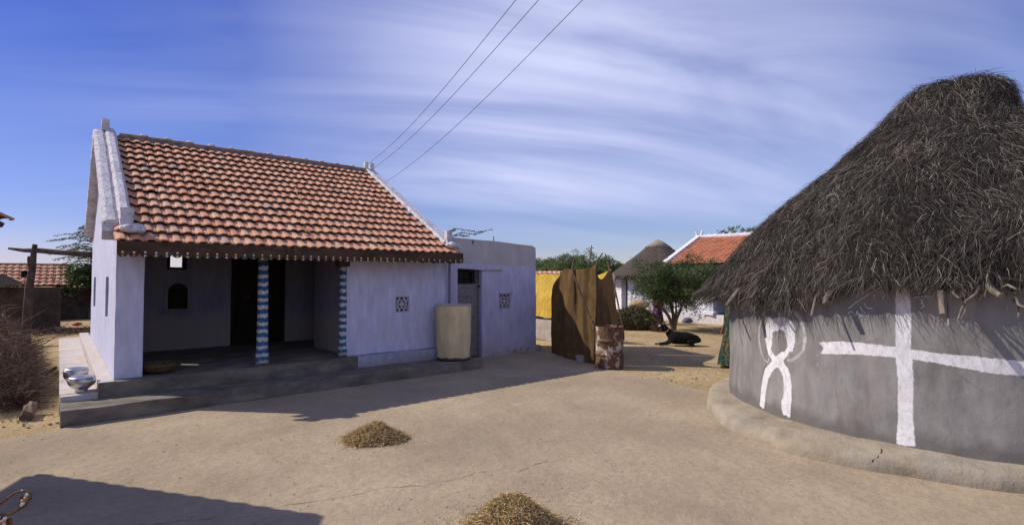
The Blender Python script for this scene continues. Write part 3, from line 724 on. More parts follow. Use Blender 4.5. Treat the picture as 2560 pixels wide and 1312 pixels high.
    # deck under tiles, rafters
    b = MB(); b.prism([(.66, YR, ZR - .02), (.66, YE + .1, ZE + .035), (.66, YE + .1, ZE + .005), (.66, YR, ZR - .05)], (XR - .68, 0, 0)); b.prism([(.66, YR + .001, ZR - .02), (.66, YE2 - .1, roofz(YE2 - .1) - .02), (.66, YE2 - .1, roofz(YE2 - .1) - .05), (.66, YR + .001, ZR - .05)], (XR - .68, 0, 0)); b.obj('boarding', 'dark', rt)
    b = MB(); ridge_caps(b, None, (.9, YR, ZR + .035), (6.35, YR, ZR + .035)); 
    rc = b.obj('ridge_cap', 'ridgetile', rt)
    for k in range(1, 13):
        q = MB(); xx = .9 + 5.45 * k / 13; q.ball((xx, YR - .01, ZR + .105), .062, 10, 7, (1.15, 1.25, .62), .022, 14); q.obj('ridge_mortar', 'coping', rt, smooth=True)
    b = MB(); b.nbox(.86, 6.4, YR - .17, YR - .02, ZR - .06, ZR + .018, .2, .01, 4); b.obj('mortar_band', 'mortar', rt)
    # copings (two bands per gable)
    def band(x0, x1, h0, h1, y0, yb0, nm):
        m_ = MB(); N = 30
        for side, (ya, ybb) in enumerate(((YR, y0), (YR, yb0))):
            def fn(u, vv):
                y = ya + (ybb - ya) * u; z = roofz(y) if side else roofz(y)
                prof = [(x0, h0 - .2 if False else -.06), (x0, h1 * .75), (x0 + (x1 - x0) * .25, h1), (x0 + (x1 - x0) * .75, h1), (x1, h1 * .7), (x1, -.06), (x0, -.06)]
                q = prof[int(round(vv * 6))]
                return wob((q[0], y, z + q[1] + h0), .010, 4)
            m_.gridf(fn, N, 6)
            o = len(m_.v) - 7; m_.face([o + k for k in range(6)])
        return m_.obj(nm, 'coping', rt)
    band(.47, .668, .0, .12, YE + .42, YE2 - .35, 'coping'); band(.66, .83, .0, .17, YE + .28, YE2 - .3, 'coping')
    band(6.28, 6.43, .0, .14, YE + .30, YE2 - .3, 'coping'); band(6.435, 6.60, .0, .10, YE + .4, YE2 - .35, 'coping')
    # finials
    b = MB(); b.nbox(.60, .73, YR - .08, YR + .07, ZR + .1, ZR + .33, .07, .01, 9); b.obj('finial', 'coping', rt)
    b = MB(); b.nbox(6.27, 6.36, YR - .08, YR + .02, ZR + .08, ZR + .27, .05, .016, 9); b.nbox(6.43, 6.53, YR - .08, YR + .02, ZR + .06, ZR + .26, .05, .016, 9); b.obj('finial', 'coping', rt)
    z0 = roofz(YE + .35)
    b = MB(); b.nbox(.66, .82, YE + .2, YE + .32, z0 + .0, z0 + .33, .07, .012, 9); b.ball((.80, YE + .16, z0 + .02), .15, 12, 8, (1.1, .9, .5), .03, 9); b.obj('finial', 'coping', rt)
    b = MB(); b.prism([(.46, YE + .36, z0 - .02), (.62, YE + .36, z0 - .02), (.62, YE + .50, z0 + .14), (.46, YE + .50, z0 + .14)], (0, .05, -.12)); b.obj('corbel', 'coping', rt)
    b = MB(); b.nbox(6.33, 6.45, YE + .22, YE + .34, z0 - .02, z0 + .32, .07, .012, 9); b.ball((6.42, YE + .15, z0 + .0), .15, 12, 8, (1.2, .9, .5), .03, 9); b.ball((6.6, YE + .16, z0 - .04), .07, 8, 6, (1.2, .9, .6), .02, 9); b.obj('finial', 'coping', rt)
    # leaf litter at the right coping
    # --- scalloped valance with painted studs and letters
    b = MB(); x0, x1 = .61, 6.56; nsc = 45; dw = (x1 - x0) / nsc; yv = YE - .05
    zt, zb = ZE + .03, ZE - .155
    b.prism([(x0, yv, zt), (x1, yv, zt), (x1, yv, zb), (x0, yv, zb)], (0, .03, 0))
    for k in range(nsc):
        xa = x0 + k * dw; pts = [(xa, yv, zb)] + [(xa + dw / 2 - dw * .46 * math.cos(a), yv, zb - .045 * math.sin(a)) for a in np.linspace(.0, PI, 7)] + [(xa + dw, yv, zb)]
        b.prism(pts, (0, .03, 0))
    rr_ = random.Random(4)
    for k in range(nsc):
        for zz, low in ((zb + .025, 0), (zb - .022, 1)):
            b.cm = rr_.choice([1, 1, 2, 2, 1, 2, 3, 4] if low else [1, 2, 1, 2]); c = (x0 + (k + .5) * dw, yv - .003, zz + rr_.uniform(-.004, .004))
            if k > 33 and rr_.random() < .4: b.cm = 0
            R_ = .0165; b.prism([(c[0] + R_ * math.cos(a), c[1], c[2] + R_ * math.sin(a)) for a in np.linspace(0, 2 * PI, 9)[:-1]], (0, .006, 0))
    b.cm = 5
    def let(pts):
        for (a, c), (d, e) in zip(pts[:-1], pts[1:]):
            c += 130; e += 130
            A = gy(640 + a / 16.4, 570 + c / 16.4, yv - .004); Bp = gy(640 + d / 16.4, 570 + e / 16.4, yv - .004); t_ = unit(Bp - A); s_ = np.cross(t_, [0, 1, 0]) * .005
            b.prism([A - s_, A + s_, Bp + s_, Bp - s_], (0, .003, 0))
    let([(790, 760), (890, 625), (940, 760), (1060, 620), (1150, 890)]); let([(1290, 610), (1400, 610)]); let([(1350, 610), (1355, 850), (1300, 880)])
    let([(1600, 900), (1600, 620), (1730, 620), (1730, 690), (1620, 770), (1840, 920)])
    b.obj('valance', ['valance', 'dotw', 'doty', 'doto', 'dotb', 'faint'], H)
    # end boards and rear
    # drain pipe
    b = MB(); p = gy(1119, 760, YF - .05); b.tube([(6.49, YF - .06, .42), (6.49, YF - .06, 2.3)], .028, 10); b.obj('drain_pipe', 'pipe', H)
    return H
def jali(parent, x0, x1, z0, z1, y0, y1, mt=None):
    rows = ["...............", "..##..###..##..", ".###..###..###.", "...............", ".#...##.##...#.", ".#..##...##..#.", "....#.....#..#.", "##...........##",
            "....#.....#..#.", ".#..##...##..#.", ".#...##.##...#.", "...............", ".###..###..###.", "..##..###..##..", "..............."]
    b = MB(); n = len(rows); dx, dz = (x1 - x0) / n, (z1 - z0) / n
    H_ = [(x0 + j * dx, x0 + (j + 1) * dx, z1 - (i + 1) * dz, z1 - i * dz) for i, r in enumerate(rows) for j, ch in enumerate(r) if ch == '#']
    b.wall('x', x0, x1, z0, z1, y0, y1, holes=H_, step=1, amp=0)
    jm = bpy.data.materials.get('jali_wash') or wash_mat('jali_wash', wash=(.42, .40, .46), z0=.9, bevel=.004)
    w = b.obj('lattice_window', jm, parent)
    return w
HOUSE = main_house()
def roof_litter():
    def on(u, v): # point on the front roof slope
        d = ray(u, v); t = (ZR - SF * YR - EYE) / (d[2] - SF * d[1]); return CP + d * t + np.array([0, -.04, .085])
    b = MB(); b.tube([on(*q) for q in ((735, 478), (742, 486), (741, 496), (748, 505), (752, 515))], .006, 5); tag(b.obj('dry_vine', 'tan'), 'thin dry vine lying on the middle of the tile roof', 'vine')
    b = MB(); b.tube([on(*q) for q in ((755, 578), (762, 576), (768, 586), (764, 592), (756, 584), (755, 578), (766, 590), (775, 594), (768, 598), (762, 594), (760, 600), (770, 602))], .005, 5); tag(b.obj('tangled_cord', 'tan'), 'small tangle of pale cord caught on the lowest roof tiles', 'cord')
roof_litter()

# ================================================================== FLAT-ROOFED BLOCK
def block():
    yb = 10.08; x0, x1 = 6.46, 9.50
    T = thing('flat_roofed_outhouse', (8, 11.5, 0), 'small flat-roofed lavender outhouse with grey bare plaster band, beside the tiled house', 'outhouse')
    top = lambda a: 2.86 - .038 * (a - x0) - (max(0, a - 9.44) * .9)
    dx0, dx1, dz = 7.01, 7.72, 2.09
    jx0, jx1 = gy(1249, 750, yb)[0], gy(1277, 750, yb)[0]; jz0, jz1 = gy(1262, 769, yb)[2], gy(1262, 735, yb)[2]
    b = MB(); b.wall('x', x0, x1, -.02, 2.8, yb, yb + .3, holes=[(dx0, dx1, -.02, dz), (jx0, jx1, jz0, jz1)], step=.13, amp=.014, sc=1.6, top=top); b.obj('front_wall', 'wash_block', T)
    b = MB(); b.wall('y', yb + .3, 11.8, -.02, 2.62, x1 - .3, x1 - .01, step=.3, amp=.01); b.wall('y', yb + .3, 11.8, -.02, 2.8, x0 + .003, x0 + .2, step=1, amp=0); b.wall('x', x0 + .2, x1 - .3, -.02, 2.6, 11.5, 11.8, step=.5, amp=.01); b.obj('side_walls', 'wash_block', T)
    b = MB(); b.box(x0 + .2, x1 - .3, yb + .3, 11.5, 2.4, 2.5); b.obj('roof_slab', 'graywall', T)
    # rough stone footing that spreads out
    b = MB(); b.nbox(8.05, 9.66, yb - .10, yb + .02, -.02, .13, .06, .05, 7, shear=lambda p: (p[0], p[1] + max(0, p[2]) * .5, p[2] * (.5 + .5 * min(1, (p[0] - 8.) / 1.2)))); b.nbox(9.48, 9.66, yb + .02, 11.8, -.02, .13, .1, .03, 7); b.obj('stone_footing', 'stone', T)
    d = MB(); d.box(dx0, dx1, yb + .13, yb + .16, .04, 1.76)
    for z in (.38, .7, .98, 1.22, 1.46, 1.66): d.box(dx0, dx1, yb + .115, yb + .129, z, z + .025)
    d.box(dx0, dx0 + .03, yb + .10, yb + .129, .04, 1.76).box(dx1 - .03, dx1, yb + .10, yb + .129, .04, 1.76)
    door = d.obj('door', 'sheet', T)
    g = MB()
    for x in np.linspace(dx0 + .01, dx1 - .01, 5): g.tube([(x, yb + .13, 1.77), (x, yb + .13, dz)], .009, 6)
    for z in (1.775, 1.93, dz - .012): g.tube([(dx0, yb + .13, z), (dx1, yb + .13, z)], .009, 6)
    g.obj('grille', 'iron', door); g = MB(); g.box(dx1 - .05, dx1 - .01, yb + .06, yb + .10, 1.68, 1.73); g.tube([(dx1 - .05, yb + .14, 1.66), (dx1 + .02, yb + .14, 1.66)], .01, 6); g.obj('latch', 'iron', door)
    b = MB(); b.nbox(dx1 + .0, dx1 + .62, yb - .022, yb + .01, dz - .015, dz + .012, .1, .004, 6); b.obj('lintel', 'stone', T)
    b = MB(); b.nbox(jx0 - .03, jx1 + .02, yb - .03, yb + .01, jz1 + .015, jz1 + .05, .1, .004, 6); b.obj('window_hood', 'wash_block', T)
    jali(T, jx0, jx1, jz0, jz1, yb + .03, yb + .06)
    b = MB(); p = gy(1235, 600, yb + .1); b.tube([(p[0], yb + .12, 2.7), (p[0] + .005, yb + .12, p[2] + .09)], .011, 6); b.obj('iron_rod', 'iron', T)
    b = MB(); p = gy(1182, 606, yb - .02); b.tube([p + ZU * .03, p, p - ZU * .035], .012, 6); b.tube([p + ZU * .03, p + np.array([.03, -.01, .035])], .01, 6); b.obj('wall_hook', 'iron', T)
block()

def lathe_at(name, label, cat, prof, at, mats, n=36, amp=.0, sc=3, group=None, **k):
    b = MB(); b.lathe(prof, at, n, amp, sc); o = b.obj(name, mats, smooth=True, origin=at); return tag(o, label, cat, group)
def vessels():
    c = gz(1140, 893, .2); c = np.array([6.33, 9.24, .2])
    T = thing('water_cistern', c, 'tall cream cement water cistern standing on the step end by the metal door', 'water tank')
    b = MB(); b.lathe([(.335, 0), (.35, .03), (.345, .12), (.362, .5), (.368, .9), (.372, 1.12), (.362, 1.135), (.335, 1.135), (.33, 1.10), (.325, .9), (.0, .9)], c, 40, .012, 3); b.obj('tank', 'cream', T, smooth=True)
    b = MB(); b.lathe([(.372, 1.13), (.374, 1.145), (.366, 1.152), (.336, 1.152), (.333, 1.137)], c, 40, .004, 3); b.obj('rim', 'graywall', T, smooth=True)
    # drum
    c = np.array([8.92, 7.18, 0.]); T = thing('oil_drum', c, 'rusty oil drum with peeling white paint beside the sackcloth enclosure', 'drum')
    R = .293; prof = [(R - .008, 0), (R, .01), (R - .002, .05)]
    for z in (.09, .13, .17, .21): prof += [(R - .001, z - .012), (R + .005, z), (R - .001, z + .012)]
    for z in (.30, .585): prof += [(R, z - .02), (R + .014, z - .008), (R + .014, z + .008), (R, z + .02)]
    for z in (.68, .73, .78, .82): prof += [(R, z - .012), (R + .004, z), (R, z + .012)]
    prof = sorted(prof, key=lambda q: q[1]) + [(R + .006, .862), (R + .008, .875), (R - .006, .88), (R - .012, .865), (R - .014, .3), (0, .3)]
    def dent(p):
        d = mnoise.noise(Vector((p[0] * 4, p[1] * 4, p[2] * 3))); s = 1 + d * .028
        return (c[0] + (p[0] - c[0]) * s, c[1] + (p[1] - c[1]) * s, p[2] + .012 * mnoise.noise(Vector((p[0] * 5, p[1] * 5, 9.))) * (p[2] > .8))
    b = MB(); b.lathe(prof, c, 48, fn=dent); b.obj('barrel', 'drum', T, smooth=True)
    # aluminium pots
    for k, (u, v, s, lab) in enumerate(((205, 981, .88, 'squat aluminium pot with domed lid, front one on the terrace'), (190, 955, .84, 'aluminium pot partly hidden behind the front pot'))):
        c = gz(u, v, .285 if k == 0 else .285) + np.array([0, .12, 0]); 
        if k: c[0] = max(c[0], .19)
        T = thing('aluminium_pot', c, lab, 'pot', 'aluminium pots on the side terrace')
        P = [(0, .004), (.085, 0), (.095, .012), (.078, .03), (.105, .055), (.16, .10), (.182, .14), (.187, .19), (.178, .215)] if k == 0 else [(0, .004), (.12, 0), (.15, .03), (.185, .1), (.19, .2), (.18, .215)]
        b = MB(); b.lathe([(r * s, z * s) for r, z in P], c, 36, .003, 5); b.obj('body', 'alu', T, smooth=True)
        b = MB(); b.lathe([(r * s, z * s) for r, z in [(.182, .217), (.186, .222), (.165, .238), (.12, .252), (.05, .258), (0, .259)]], c, 36, .003, 5); b.obj('lid', 'alu', T, smooth=True)
    # basket in the porch
    c = gz(388, 943, .42) + np.array([.02, .12, 0]); c[0] = 1.23; c[1] = 9.98
    b = MB(); b.lathe([(0, .01), (.17, 0), (.22, .04), (.27, .11), (.285, .14), (.27, .145), (.25, .11), (.2, .05), (0, .04)], c, 28, .008, 5); tag(b.obj('woven_basket', 'basket', smooth=True, origin=c), 'dark shallow woven basket on the porch floor', 'basket')
    # small stone under the cloth
    c = gz(1462, 903); b = MB(); b.nbox(c[0] - .16, c[0] + .14, c[1] - .1, c[1] + .12, 0, .15, .06, .02, 8); tag(b.obj('stone_block', 'stone'), 'grey stone block holding down the sackcloth hem', 'stone')
vessels()

def cloth_panel(b, tl, tr, bl, br, nu=16, nv=22, fold=.04, seed=1, hemj=.0, curve=0.):
    tl, tr, bl, br = (np.array(a, float) for a in (tl, tr, bl, br)); nn = unit(np.cross(tr - tl, bl - tl))
    def fn(u, v):
        p = (tl * (1 - u) + tr * u) * (1 - v) + (bl * (1 - u) + br * u) * v
        f = math.sin(u * 17 + seed + 2.2 * mnoise.noise(Vector((u * 2, v * 1.5, seed)))) * .4 + mnoise.noise(Vector((u * 3.2 + seed, v * 1.6, seed * 3.))) * 1.2
        sag = -curve * math.sin(PI * u) * (1 - v)
        return p + nn * f * fold * (.35 + .65 * min(1, v * 2)) + ZU * (sag + hemj * mnoise.noise(Vector((u * 6, seed, 0.))) * v)
    b.gridf(fn, nu, nv)
def stick(b, pts, r, seed=0): b.tube(pts, r, 7, jit=.2, seed=seed)
def enclosure():
    A = np.array([9.42, 9.40, 0]); Bc = gz(1434, 899); C = gz(1486, 911); D = gz(1556, 884); E = A + (D - C)
    T = thing('sackcloth_enclosure', (9.6, 8.2, 0), 'brown sackcloth bathing enclosure tied to crooked sticks, behind the rusty drum', 'enclosure')
    def at(P, u, v):  # point above ground point P at picture row v (same distance)
        dep = float((P - CP) @ FW); return gd(u, v, dep)
    a_t = at(A, 1381, 722); a2 = at(Bc + (A - Bc) * .45, 1407, 672); b_t = at(Bc, 1436, 672); c_t = at(C, 1489, 661)
    bl = at(A, 1379, 882); bm = at(Bc, 1432, 899); br = at(C, 1486, 908)
    b = MB()
    # left panel, with its sloping top corner
    def leftp(u, v):
        top = (a_t * (1 - u / .5) + a2 * (u / .5)) if u < .5 else (a2 * (1 - (u - .5) / .5) + b_t * ((u - .5) / .5))
        bot = bl * (1 - u) + bm * u; p = top * (1 - v) + bot * v; nn = np.array([-.9, -.4, 0])
        return p + nn * (.07 * math.sin(u * 9 + v * 3. + 2 * mnoise.noise(Vector((u * 2, v * 2, 3.)))) * (1 - v * .4) + .10 * mnoise.noise(Vector((u * 3, v * 2, 5.))))
    b.gridf(leftp, 18, 26)
    b.obj('cloth_panel', 'burlap', T, smooth=True)
    b = MB(); cloth_panel(b, b_t, c_t, bm, br, 22, 30, .075, 2, .02, .05); b.obj('cloth_panel', 'burlap', T, smooth=True)
    d_t = at(D, 1526, 676); dm = at(D, 1553, 812); dbot = dm - ZU * .75; c2_t = c_t + np.array([.06, .02, -.2]); cb = C + np.array([.04, 0, .02])
    d_t = gd(1528, 676, float((D - CP) @ FW)); 
    b = MB()
    def rp(u, v):
        top = c2_t * (1 - u) + d_t * u - ZU * .24 * math.sin(PI * min(1, u * 1.25)) * (1 - u) ; bot = cb * (1 - u) + (D + np.array([.0, .0, .02])) * u
        p = top * (1 - v) + bot * v; return p + np.array([-.6, -.7, 0]) * (.05 * mnoise.noise(Vector((u * 3.5, v * 2.5, 8.))) + .02 * math.sin(u * 14 + v * 3))
    b.gridf(rp, 16, 24); b.obj('cloth_panel', 'burlap', T, smooth=True)
    # back panels: yellow tarpaulin inside, sackcloth to the back-left
    e_t = E + ZU * 1.95; a_b = A + np.array([.05, .05, 0])
    b = MB(); cloth_panel(b, e_t, d_t + np.array([.05, .05, .03]), E, D + np.array([.03, .06, 0]), 12, 14, .03, 5, 0, .08); b.obj('tarpaulin_panel', 'tarp', T, smooth=True)
    b = MB(); cloth_panel(b, a_t + np.array([.05, .06, 0]), e_t, a_b, E, 12, 14, .03, 7); b.obj('cloth_panel', 'burlap', T, smooth=True)
    # sticks
    def S(u0, v0, u1, v1, P, r, P2=None, mid=None, nm='stick'):
        d0 = float((P - CP) @ FW); p0 = gd(u0, v0, d0); p1 = gd(u1, v1, d0 + (P2 or 0)); m_ = (p0 + p1) / 2 + np.array([.02, 0, 0])
        if mid: m_ = gd(mid[0], mid[1], d0)
        bb = MB(); stick(bb, [p0, m_, p1], [r * 1.1, r, r * .7], int(u0)); bb.obj(nm, 'bark', T)
    S(1434, 895, 1436, 672, Bc + .03, .022); S(1436, 690, 1438, 640, Bc, .018, mid=(1431, 668)); S(1437, 670, 1434, 632, Bc, .008)
    S(1472, 660, 1479, 613, C + np.array([.4, .4, 0]), .018)
    S(1486, 905, 1490, 665, C + .03, .022); S(1489, 672, 1507, 632, C, .02, mid=(1495, 648)); S(1470, 905, 1472, 655, C + np.array([.4, .4, 0]), .018)
    S(1527, 690, 1513, 634, D, .02, mid=(1519, 652)); S(1526, 680, 1556, 812, D, .022); S(1556, 812, 1560, 850, D, .02)
    S(1436, 690, 1484, 812, C - np.array([.05, .04, 0]), .018, mid=(1460, 755)); S(1480, 800, 1484, 822, C - np.array([.1, .06, 0]), .022, nm='tied_rag')
    S(1413, 676, 1412, 662, A, .01); S(1418, 674, 1419, 664, A, .01)
    # tarpaulin screen on a low grey wall further back
    P1 = np.array([11.3, 10.7, 0]); P0 = np.array([11.38, 14.2, 0]); up = np.array([0, 0, 1.])
    dW = P1 - P0; dep0 = float((P0 - CP) @ FW); dep1 = float((P1 - CP) @ FW)
    W_ = MB(); nrm = unit(np.array([dW[1], -dW[0], 0]))
    def wl(u, v): p = P0 + dW * u + up * (.62 * v) - nrm * 0; return wob(p, .02, 3)
    n_ = unit(np.cross(dW, up)); 
    for off in (0, -.22):
        W_.gridf(lambda u, v: wob(P0 + dW * u + up * (.62 * v) - n_ * off * -1 * -1, .02, 3) if False else wob(P0 + dW * u + up * (.62 * v) + n_ * off, .02, 3), 12, 6)
    W_.gridf(lambda u, v: wob(P0 + dW * u + up * .62 + n_ * (-.22 * v), .02, 3), 12, 2)
    tag(W_.obj('low_wall', 'graywall'), 'low grey cement wall under the yellow tarpaulin, right of the outhouse', 'wall')
    b = MB(); off_ = n_ * .03; tl = P0 + ZU * 2.02 + off_; tr = P1 + ZU * 2.02 + off_; bl_ = P0 + ZU * .74 + off_; br_ = P1 + ZU * .70 + off_
    cloth_panel(b, tl, tr, bl_, br_, 26, 26, .07, 9, .08); tag(b.obj('yellow_tarpaulin', 'tarp', smooth=True), 'creased yellow tarpaulin hung over the low grey wall', 'tarpaulin')
    b = MB()
    for (x, y) in ((P0[0], P0[1]), (P1[0], P1[1])): pass
    stick(b, [P1 - n_ * .27 + unit(P0 - P1) * .5, P1 - n_ * .27 + unit(P0 - P1) * .5 + ZU * 2.1], .02, 1); tag(b.obj('support_stick', 'bark'), 'bare stick behind the tarpaulin by the outhouse corner', 'stick')
enclosure()

# ================================================================== POWER LINES
def wires():
    T = thing('utility_pole', loc(22, -6.6), 'concrete power pole hidden behind the tiled house', 'pole')
    b = MB(); p = loc(22, -6.6); b.tube([p, p + ZU * 5.9], [.13, .09], 10); b.obj('pole', 'graywall', T); b = MB(); b.box(p[0] - .1, p[0] + .9, p[1] - .05, p[1] + .05, 5.3, 5.4); b.obj('crossarm', 'iron', T)
    for i, ((u0, v0), (u1, v1), lab) in enumerate((((905, 416), (1290, 0), 'thin power wire, leftmost of the three above the house'), ((905, 436), (1347, 0), 'thin power wire, middle of the three above the house'), ((940, 466), (1457, 0), 'thin power wire, lowest and rightmost of the three above the house'))):
        a = gd(u0, v0, 21); c = gd(u1, v1, 9.5); d = (c - a); a2 = a - d * .08; c2 = c + d * 1.6; c2[2] = c[2] + .9
        N = 40; P = []
        for k in range(N + 1):
            t = k / N; q = a2 * (1 - t) + c2 * t
            tt = np.linalg.norm(q - a2) / np.linalg.norm(c2 - a2)
            q = q.copy(); q[2] -= .0; P.append(q)
        # keep the photographed stretch straight in plan, with a gentle sag
        P = [a2 + (c - a2) * (k / 24) + ZU * (-.35 * math.sin(PI * k / 24)) for k in range(25)] + [c + d * (k / 14) * 1.4 + ZU * (-.02 * k) for k in range(1, 15)]
        b = MB(); b.tube(P, .0065, 5); o = b.obj('power_line', 'wire', origin=a2); tag(o, lab, 'power line', 'power lines above the tiled house')
        if i == 0: 
            q = gd(934, 389, 20.3)
    return
wires()

# ================================================================== LEFT NEIGHBOUR (casts the foreground shadow)
def left_house():
    Tp = np.array([-.34, 6.31, 2.40]); e = np.array([-.543, .84, 0]); e /= np.linalg.norm(e); n = np.array([-.84, -.543, 0]); n /= np.linalg.norm(n)
    sl = .5; es = -(n + ZU * sl); es /= np.linalg.norm(es); nr = unit(np.cross(e, es)); nr = nr if nr[2] > 0 else -nr
    T = thing('neighbour_house', (Tp + n * 3 + e * 1)[:2].tolist() + [0], 'dark tiled roof corner at the left edge of the frame', 'house')
    L = 3.2; run = 3.4; sl_len = run * math.hypot(1, sl); rows = 11; cols = 14; w = L / cols
    b = MB(); top = Tp + n * run + ZU * run * sl
    tiles(b, top + e * L, -e, es, nr, cols, rows, w, sl_len / rows, 21); b.obj('roof', 'tile', T)
    b = MB(); b.prism([Tp - nr * .03 + e * .02, top - nr * .03 + e * .02, top - nr * .07 + e * .02, Tp - nr * .07 + e * .02], e * (L - .04)); 
    bk = top - ZU * run * sl + n * run; b.prism([top - nr * .03, bk, bk - ZU * .05, top - nr * .08], e * L); b.obj('boarding', 'oldwood', T)
    b = MB(); i0 = Tp + n * .8 + e * .7; 
    P = [i0, i0 + e * 1.8, i0 + e * 1.8 + n * 5.0, i0 + n * 5.0]
    gp = [np.array([p[0], p[1], 0]) for p in P]; b.prism(gp, (0, 0, 2.5)); b.obj('walls', 'mudwall', T)
    # beaded cord hanging off the eave close to the camera
    T2 = thing('beaded_cord_loop', gd(-10, 1290, 1.35), 'brown twisted cord loop with milky beads in the lower left corner', 'cord')
    dep = 1.35
    def q(x, y): return gd(x / 9.94, 1180 + y / 9.94, dep)
    pts = [(-120, 900), (0, 790), (70, 740), (200, 620), (350, 520), (500, 470), (620, 460), (720, 490), (780, 540), (760, 640), (700, 740), (600, 840), (450, 930), (280, 1030), (120, 1060), (20, 1040)]
    b = MB(); rr = FP / dep; b.tube([q(*p) for p in pts], [26 / 9.94 / rr * (1 + .12 * math.sin(i * 2.3)) * 1.05 for i in range(len(pts))], 8, jit=.12); b.tube([q(540, 600), q(530, 700), q(520, 840)], 26 / 9.94 / rr, 7); 
    b.tube([q(-120, 900), q(-300, 300), q(-420, -2000), q(-480, -7000)], .004, 6); b.tube([q(60, 1040), q(140, 1200), q(160, 1400), q(170, 1700)], .006, 8, jit=.2); b.tube([q(230, 1130), q(280, 1230), q(250, 1400)], .0035, 6); b.obj('cord', 'rope', T2, smooth=True)
    for (x, y, r, mt) in ((715, 525, 40, 'beadw'), (680, 610, 36, 'beado'), (610, 680, 38, 'beado'), (620, 745, 44, 'beadw'), (590, 790, 30, 'beadw'), (180, 1110, 46, 'beadw'), (140, 1180, 60, 'beado'), (75, 1090, 30, 'beadb'), (70, 1130, 26, 'beadb'), (160, 1260, 40, 'beadw'), (5, 900, 30, 'beado'), (10, 950, 28, 'beadw'), (600, 420, 22, 'beadw')):
        b = MB(); b.ball(tuple(q(x, y) - FW * .006), r / 9.94 / rr, 9, 7); b.obj('bead', mt, T2, smooth=True)
left_house()

# ================================================================== THATCHED HUT
HC = np.array([9.21, 1.66, 0.]); TH0 = math.atan2(-HC[1], -HC[0])          # direction hut -> camera
def wallr(z): return 2.70 - .03 * (z - .2) / 1.4
def hut_hit(u, v):
    d = ray(u, v); r = 2.70
    for _ in range(3):
        a = d[0] ** 2 + d[1] ** 2; bb = -2 * (d[0] * HC[0] + d[1] * HC[1]); c = HC[0] ** 2 + HC[1] ** 2 - r * r
        disc = bb * bb - 4 * a * c
        t = (-bb - math.sqrt(max(0, disc))) / (2 * a); p = CP + d * t; r = wallr(p[2])
    return (math.atan2(p[1] - HC[1], p[0] - HC[0]) - TH0 + PI) % (2 * PI) - PI, p[2]
ROOF = [(3.10, 1.66), (2.86, 1.98), (2.50, 2.42), (2.08, 2.83), (1.66, 3.20), (1.35, 3.45), (1.15, 3.64), (.98, 3.80), (.85, 3.94), (.73, 4.10), (.65, 4.25), (.59, 4.38), (.53, 4.46), (.46, 4.53), (.30, 4.57), (.1, 4.60), (.01, 4.61)]
def roof_pt(th, t):
    """t 0 (eave) .. 1 (top) along the profile"""
    n = len(ROOF) - 1; f = min(max(t, 0), .9999) * n; i = int(f); f -= i
    r = ROOF[i][0] * (1 - f) + ROOF[i + 1][0] * f; z = ROOF[i][1] * (1 - f) + ROOF[i + 1][1] * f
    k = max(0., (z - 3.4) / 1.3); sh = .30 * k * k * (3 - 2 * k)
    lump = mnoise.noise(Vector((math.cos(th) * 1.6, math.sin(th) * 1.6, z * 1.1))) * .10 + mnoise.noise(Vector((math.cos(th) * 5, math.sin(th) * 5, z * 2.6))) * .045
    front = 1.
    r = r * front + lump * min(1, r * .8)
    ar = (th - TH0 + PI) % (2 * PI) - PI; rise = min(1, max(0, (ar + .42) / .22)); z += (.23 * rise - .04) * max(0, 1 - t / .2); r -= .17 * min(1, max(0, (ar + 1.0) / .45)) * max(0, 1 - t / .25)
    if t < .12: r += (.07 * mnoise.noise(Vector((math.cos(th) * 14, math.sin(th) * 14, 2.))) + .05 * mnoise.noise(Vector((math.cos(th) * 40, math.sin(th) * 40, 7.))) - .05) * (1 - t / .12)
    if t < .15: z += .10 * mnoise.noise(Vector((math.cos(th) * 3.3, math.sin(th) * 3.3, 5.))) * (1 - t / .15)
    return HC + RT * sh + np.array([r * math.cos(th), r * math.sin(th), z + lump * .3])
